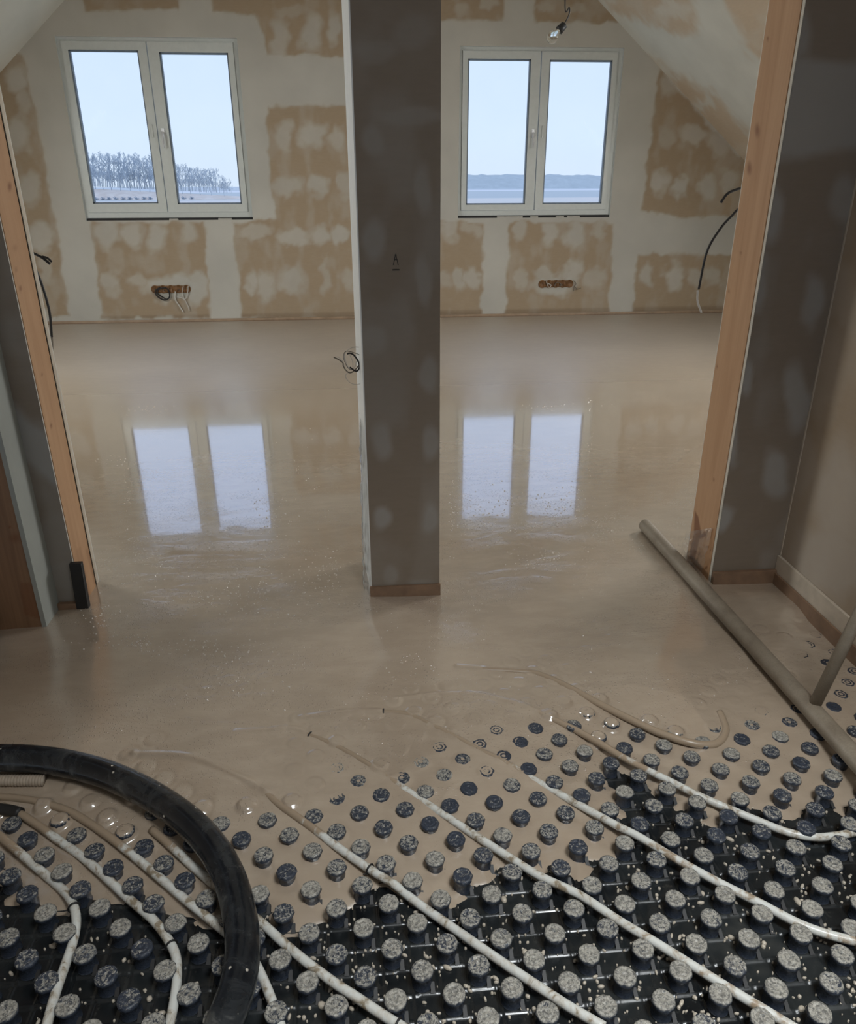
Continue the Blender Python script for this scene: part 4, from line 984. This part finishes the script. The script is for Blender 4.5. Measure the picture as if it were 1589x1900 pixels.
g = MB().add([(-1500, 9, GZ), (1500, 9, GZ), (1500, 1700, GZ), (-1500, 1700, GZ)], [(0, 1, 2, 3)]).build('ground', m_field, None, fix=False); g.data.polygons[0].flip() if g.data.polygons[0].normal.z < 0 else None
tag(g, 'flat haze-paled farm fields seen through the windows', kind='structure')
m_wood, t, b = mat('hazed_bare_woodland'); c = ramp(t, noise(t, .12, 4, .6, world_pos(t)), [(.3, (.52, .57, .58)), (.7, (.60, .65, .66))]); t.links.new(c, b.inputs['Base Color']); b.inputs['Roughness'].default_value = 1; b.inputs['Specular IOR Level'].default_value = 0  # ridge colour lightened to carry distance haze
m_haze, t, b = mat('hazed_far_wood'); c = ramp(t, noise(t, .02, 3, .6, world_pos(t)), [(.3, (.72, .76, .78)), (.7, (.78, .82, .84))]); t.links.new(c, b.inputs['Base Color']); b.inputs['Roughness'].default_value = 1; b.inputs['Specular IOR Level'].default_value = 0  # distance haze painted into the far ridge colour
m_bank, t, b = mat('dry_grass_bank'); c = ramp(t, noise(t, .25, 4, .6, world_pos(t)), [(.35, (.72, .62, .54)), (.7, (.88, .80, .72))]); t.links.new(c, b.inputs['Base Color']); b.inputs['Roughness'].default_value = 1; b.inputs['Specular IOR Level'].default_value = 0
m_twig, t, b = mat('hazed_bare_twigs'); c = ramp(t, noise(t, .8, 3, .6, world_pos(t)), [(.3, (.32, .37, .43)), (.7, (.44, .50, .57))]); t.links.new(c, b.inputs['Base Color']); b.inputs['Roughness'].default_value = 1; b.inputs['Specular IOR Level'].default_value = 0  # twigs lightened and blued, aerial haze put into their colour
m_twig_f, t, b = mat('hazed_bare_twigs_far'); c = ramp(t, noise(t, .8, 3, .6, world_pos(t)), [(.3, (.52, .58, .63)), (.7, (.64, .70, .75))]); t.links.new(c, b.inputs['Base Color']); b.inputs['Roughness'].default_value = 1; b.inputs['Specular IOR Level'].default_value = 0  # paler twigs for the wood behind, more haze in the colour
# low grass bank on the left, woodland ridge on the right
def hill(name, x0, x1, y0, depth, hf, m, label, kind='structure', step=4, jag=0):
    xs = np.arange(x0, x1 + .1, step); ys = np.linspace(0, 1, 7)
    U, V = np.meshgrid(xs, ys, indexing='ij')
    H = hf(U) * np.sin(np.clip(V, 0, 1) * math.pi) ** .7
    if jag: H = H + jag * (vnoise(U, V * 7, 5.0) - .5) * (V > .05) * (V < .95)
    me = grid_mesh(name, xs, ys, lambda a, c: np.stack([a, y0 + depth * c, GZ - .3 + H], -1))
    o = link(name, me, m); tag(o, label, kind=kind); return o
BY = 262
xl = lambda px, y: ony(px, 340, y)[0]
hill('ground_bank', xl(60, BY), xl(640, BY), BY, 30, lambda U: 1.1 + 3.2 * np.clip((xl(430, BY) - U) / 60, 0, 1), m_bank, 'pale grassy bank beyond the left field')
hill('woodland_ridge', xl(700, 780), xl(1400, 780), 780, 120, lambda U: 11.0 + 2.6 * vnoise(U, U * 0, 60), m_wood, 'distant haze-blue wooded ridge seen through the right window', step=3, jag=1.6)
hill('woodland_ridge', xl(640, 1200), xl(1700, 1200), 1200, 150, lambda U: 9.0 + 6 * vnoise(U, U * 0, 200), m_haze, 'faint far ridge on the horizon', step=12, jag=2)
def tree_mesh(seed, m, h=7.0):
    r = random.Random(seed); mb = MB()
    def br(p, d, L, rad, dep):
        k = 3; pts = [p]
        for _ in range(k):
            d = d + np.array([r.gauss(0, .16), r.gauss(0, .16), r.gauss(.05, .08)]); d /= np.linalg.norm(d); pts.append(pts[-1] + d * L / k)
        mb.tube(pts, [rad, rad * .85, rad * .7, rad * .5], 4 if dep > 1 else 3, cap=False)
        if dep == 0: return
        for _ in range({4: 9, 3: 6, 2: 5, 1: 4}[dep] if dep < 4 else 11):
            t_ = r.uniform(.12, 1) if dep == 3 else r.uniform(.3, 1); i_ = min(int(t_ * k), k - 1); q = pts[i_] + (pts[i_ + 1] - pts[i_]) * (t_ * k - i_)
            a_ = r.uniform(0, 6.28); nd = d * .75 + np.array([math.cos(a_), math.sin(a_), .25]) * .75; nd /= np.linalg.norm(nd)
            br(q, nd, L * r.uniform(.32, .52) * (1.15 - .4 * t_), max(rad * .45, .045), dep - 1)
    br(np.zeros(3), np.array([0, 0, 1.0]), h * .92, h * .018, 3)
    me = bpy.data.meshes.new('bare_tree'); me.from_pydata(mb.v, [], mb.f); me.materials.append(m); return me
tms = [tree_mesh(s, m_twig, 7.0) for s in range(5)]
rt = random.Random(5)
def crown(q): return np.interp(q, [150, 200, 290, 330, 360, 400, 430], [1.05, 1.0, 1.08, .80, .86, .74, .34])
y = 268
places = ['at the left end of the wood', 'second from the left end of the wood', 'third from the left end of the wood', 'in the middle of the left sash', 'right of the middle of the left sash', 'second from the centre mullion on its left', 'just left of the centre mullion',
          'just right of the centre mullion', 'second right of the centre mullion', 'in the middle of the right sash', 'on the right shoulder of the wood', 'small at the right end of the wood']
for q, pl in zip([176, 190, 205, 222, 240, 258, 276, 336, 352, 370, 390, 414], places):
    sc = crown(q) * 8.0 / 7
    o = bpy.data.objects.new('bare_tree', tms[rt.randrange(5)]); COL.objects.link(o); gz = GZ + 1.2 + 2.4 * max(0, min(1, (430 - q) / 260))
    o.location = (xl(q, y), y, gz - .4); o.rotation_euler.z = rt.uniform(0, 6); o.scale = (sc * .6, sc * .6, sc)
    tag(o, 'bare haze-grey tree ' + pl + ', seen outside', 'tree', 'bare trees along the edge of the wood')
# the mass of trunks and twigs behind them
WV, WF, TF = [], [], {}
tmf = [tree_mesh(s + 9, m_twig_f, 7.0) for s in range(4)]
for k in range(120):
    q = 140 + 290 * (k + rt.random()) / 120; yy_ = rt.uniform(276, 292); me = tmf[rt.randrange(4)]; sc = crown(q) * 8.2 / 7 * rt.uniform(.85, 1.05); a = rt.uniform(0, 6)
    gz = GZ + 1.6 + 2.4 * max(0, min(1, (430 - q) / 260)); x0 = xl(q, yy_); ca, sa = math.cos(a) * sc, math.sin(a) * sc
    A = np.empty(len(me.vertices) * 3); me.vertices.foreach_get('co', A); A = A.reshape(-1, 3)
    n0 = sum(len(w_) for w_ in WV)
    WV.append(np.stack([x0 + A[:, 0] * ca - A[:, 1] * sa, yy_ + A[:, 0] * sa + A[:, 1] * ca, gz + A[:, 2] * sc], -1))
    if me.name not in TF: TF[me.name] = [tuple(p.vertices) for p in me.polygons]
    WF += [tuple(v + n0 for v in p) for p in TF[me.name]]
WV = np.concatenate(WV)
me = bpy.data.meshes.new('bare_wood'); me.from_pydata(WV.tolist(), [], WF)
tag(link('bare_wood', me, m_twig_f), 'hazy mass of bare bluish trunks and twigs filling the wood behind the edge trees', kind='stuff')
# shrubs along the bank
def shrub_mesh(seed):
    r = random.Random(seed); mb = MB()
    for _ in range(60):
        d = np.array([r.gauss(0, 1), r.gauss(0, 1), abs(r.gauss(0, 1))]); d /= np.linalg.norm(d); mb.tube([np.zeros(3), d * r.uniform(.6, 1.2)], [.06, .03], 3, cap=False)
    me = bpy.data.meshes.new('shrub'); me.from_pydata(mb.v, [], mb.f); me.materials.append(m_twig); return me
sm = [shrub_mesh(k) for k in range(3)]
SHP = ['farthest left', 'second from the left', 'third from the left', 'fourth from the left', 'below the middle of the left sash', 'right of the left sash middle', 'third left of the mullion', 'second left of the mullion', 'nearest left of the mullion', 'nearest right of the mullion', 'farthest right']
for k, q in enumerate([174, 186, 198, 211, 224, 237, 250, 263, 275, 338, 352]):
    o = bpy.data.objects.new('shrub', sm[k % 3]); COL.objects.link(o); y = 258
    o.location = (xl(q, y), y, GZ + .25); o.scale = (1.0, 1.0, .9)
    tag(o, 'low leafless shrub on the grassy bank, ' + SHP[k], 'shrub', 'shrubs below the wood, %s sash of the left window' % ('left' if q < 300 else 'right'))
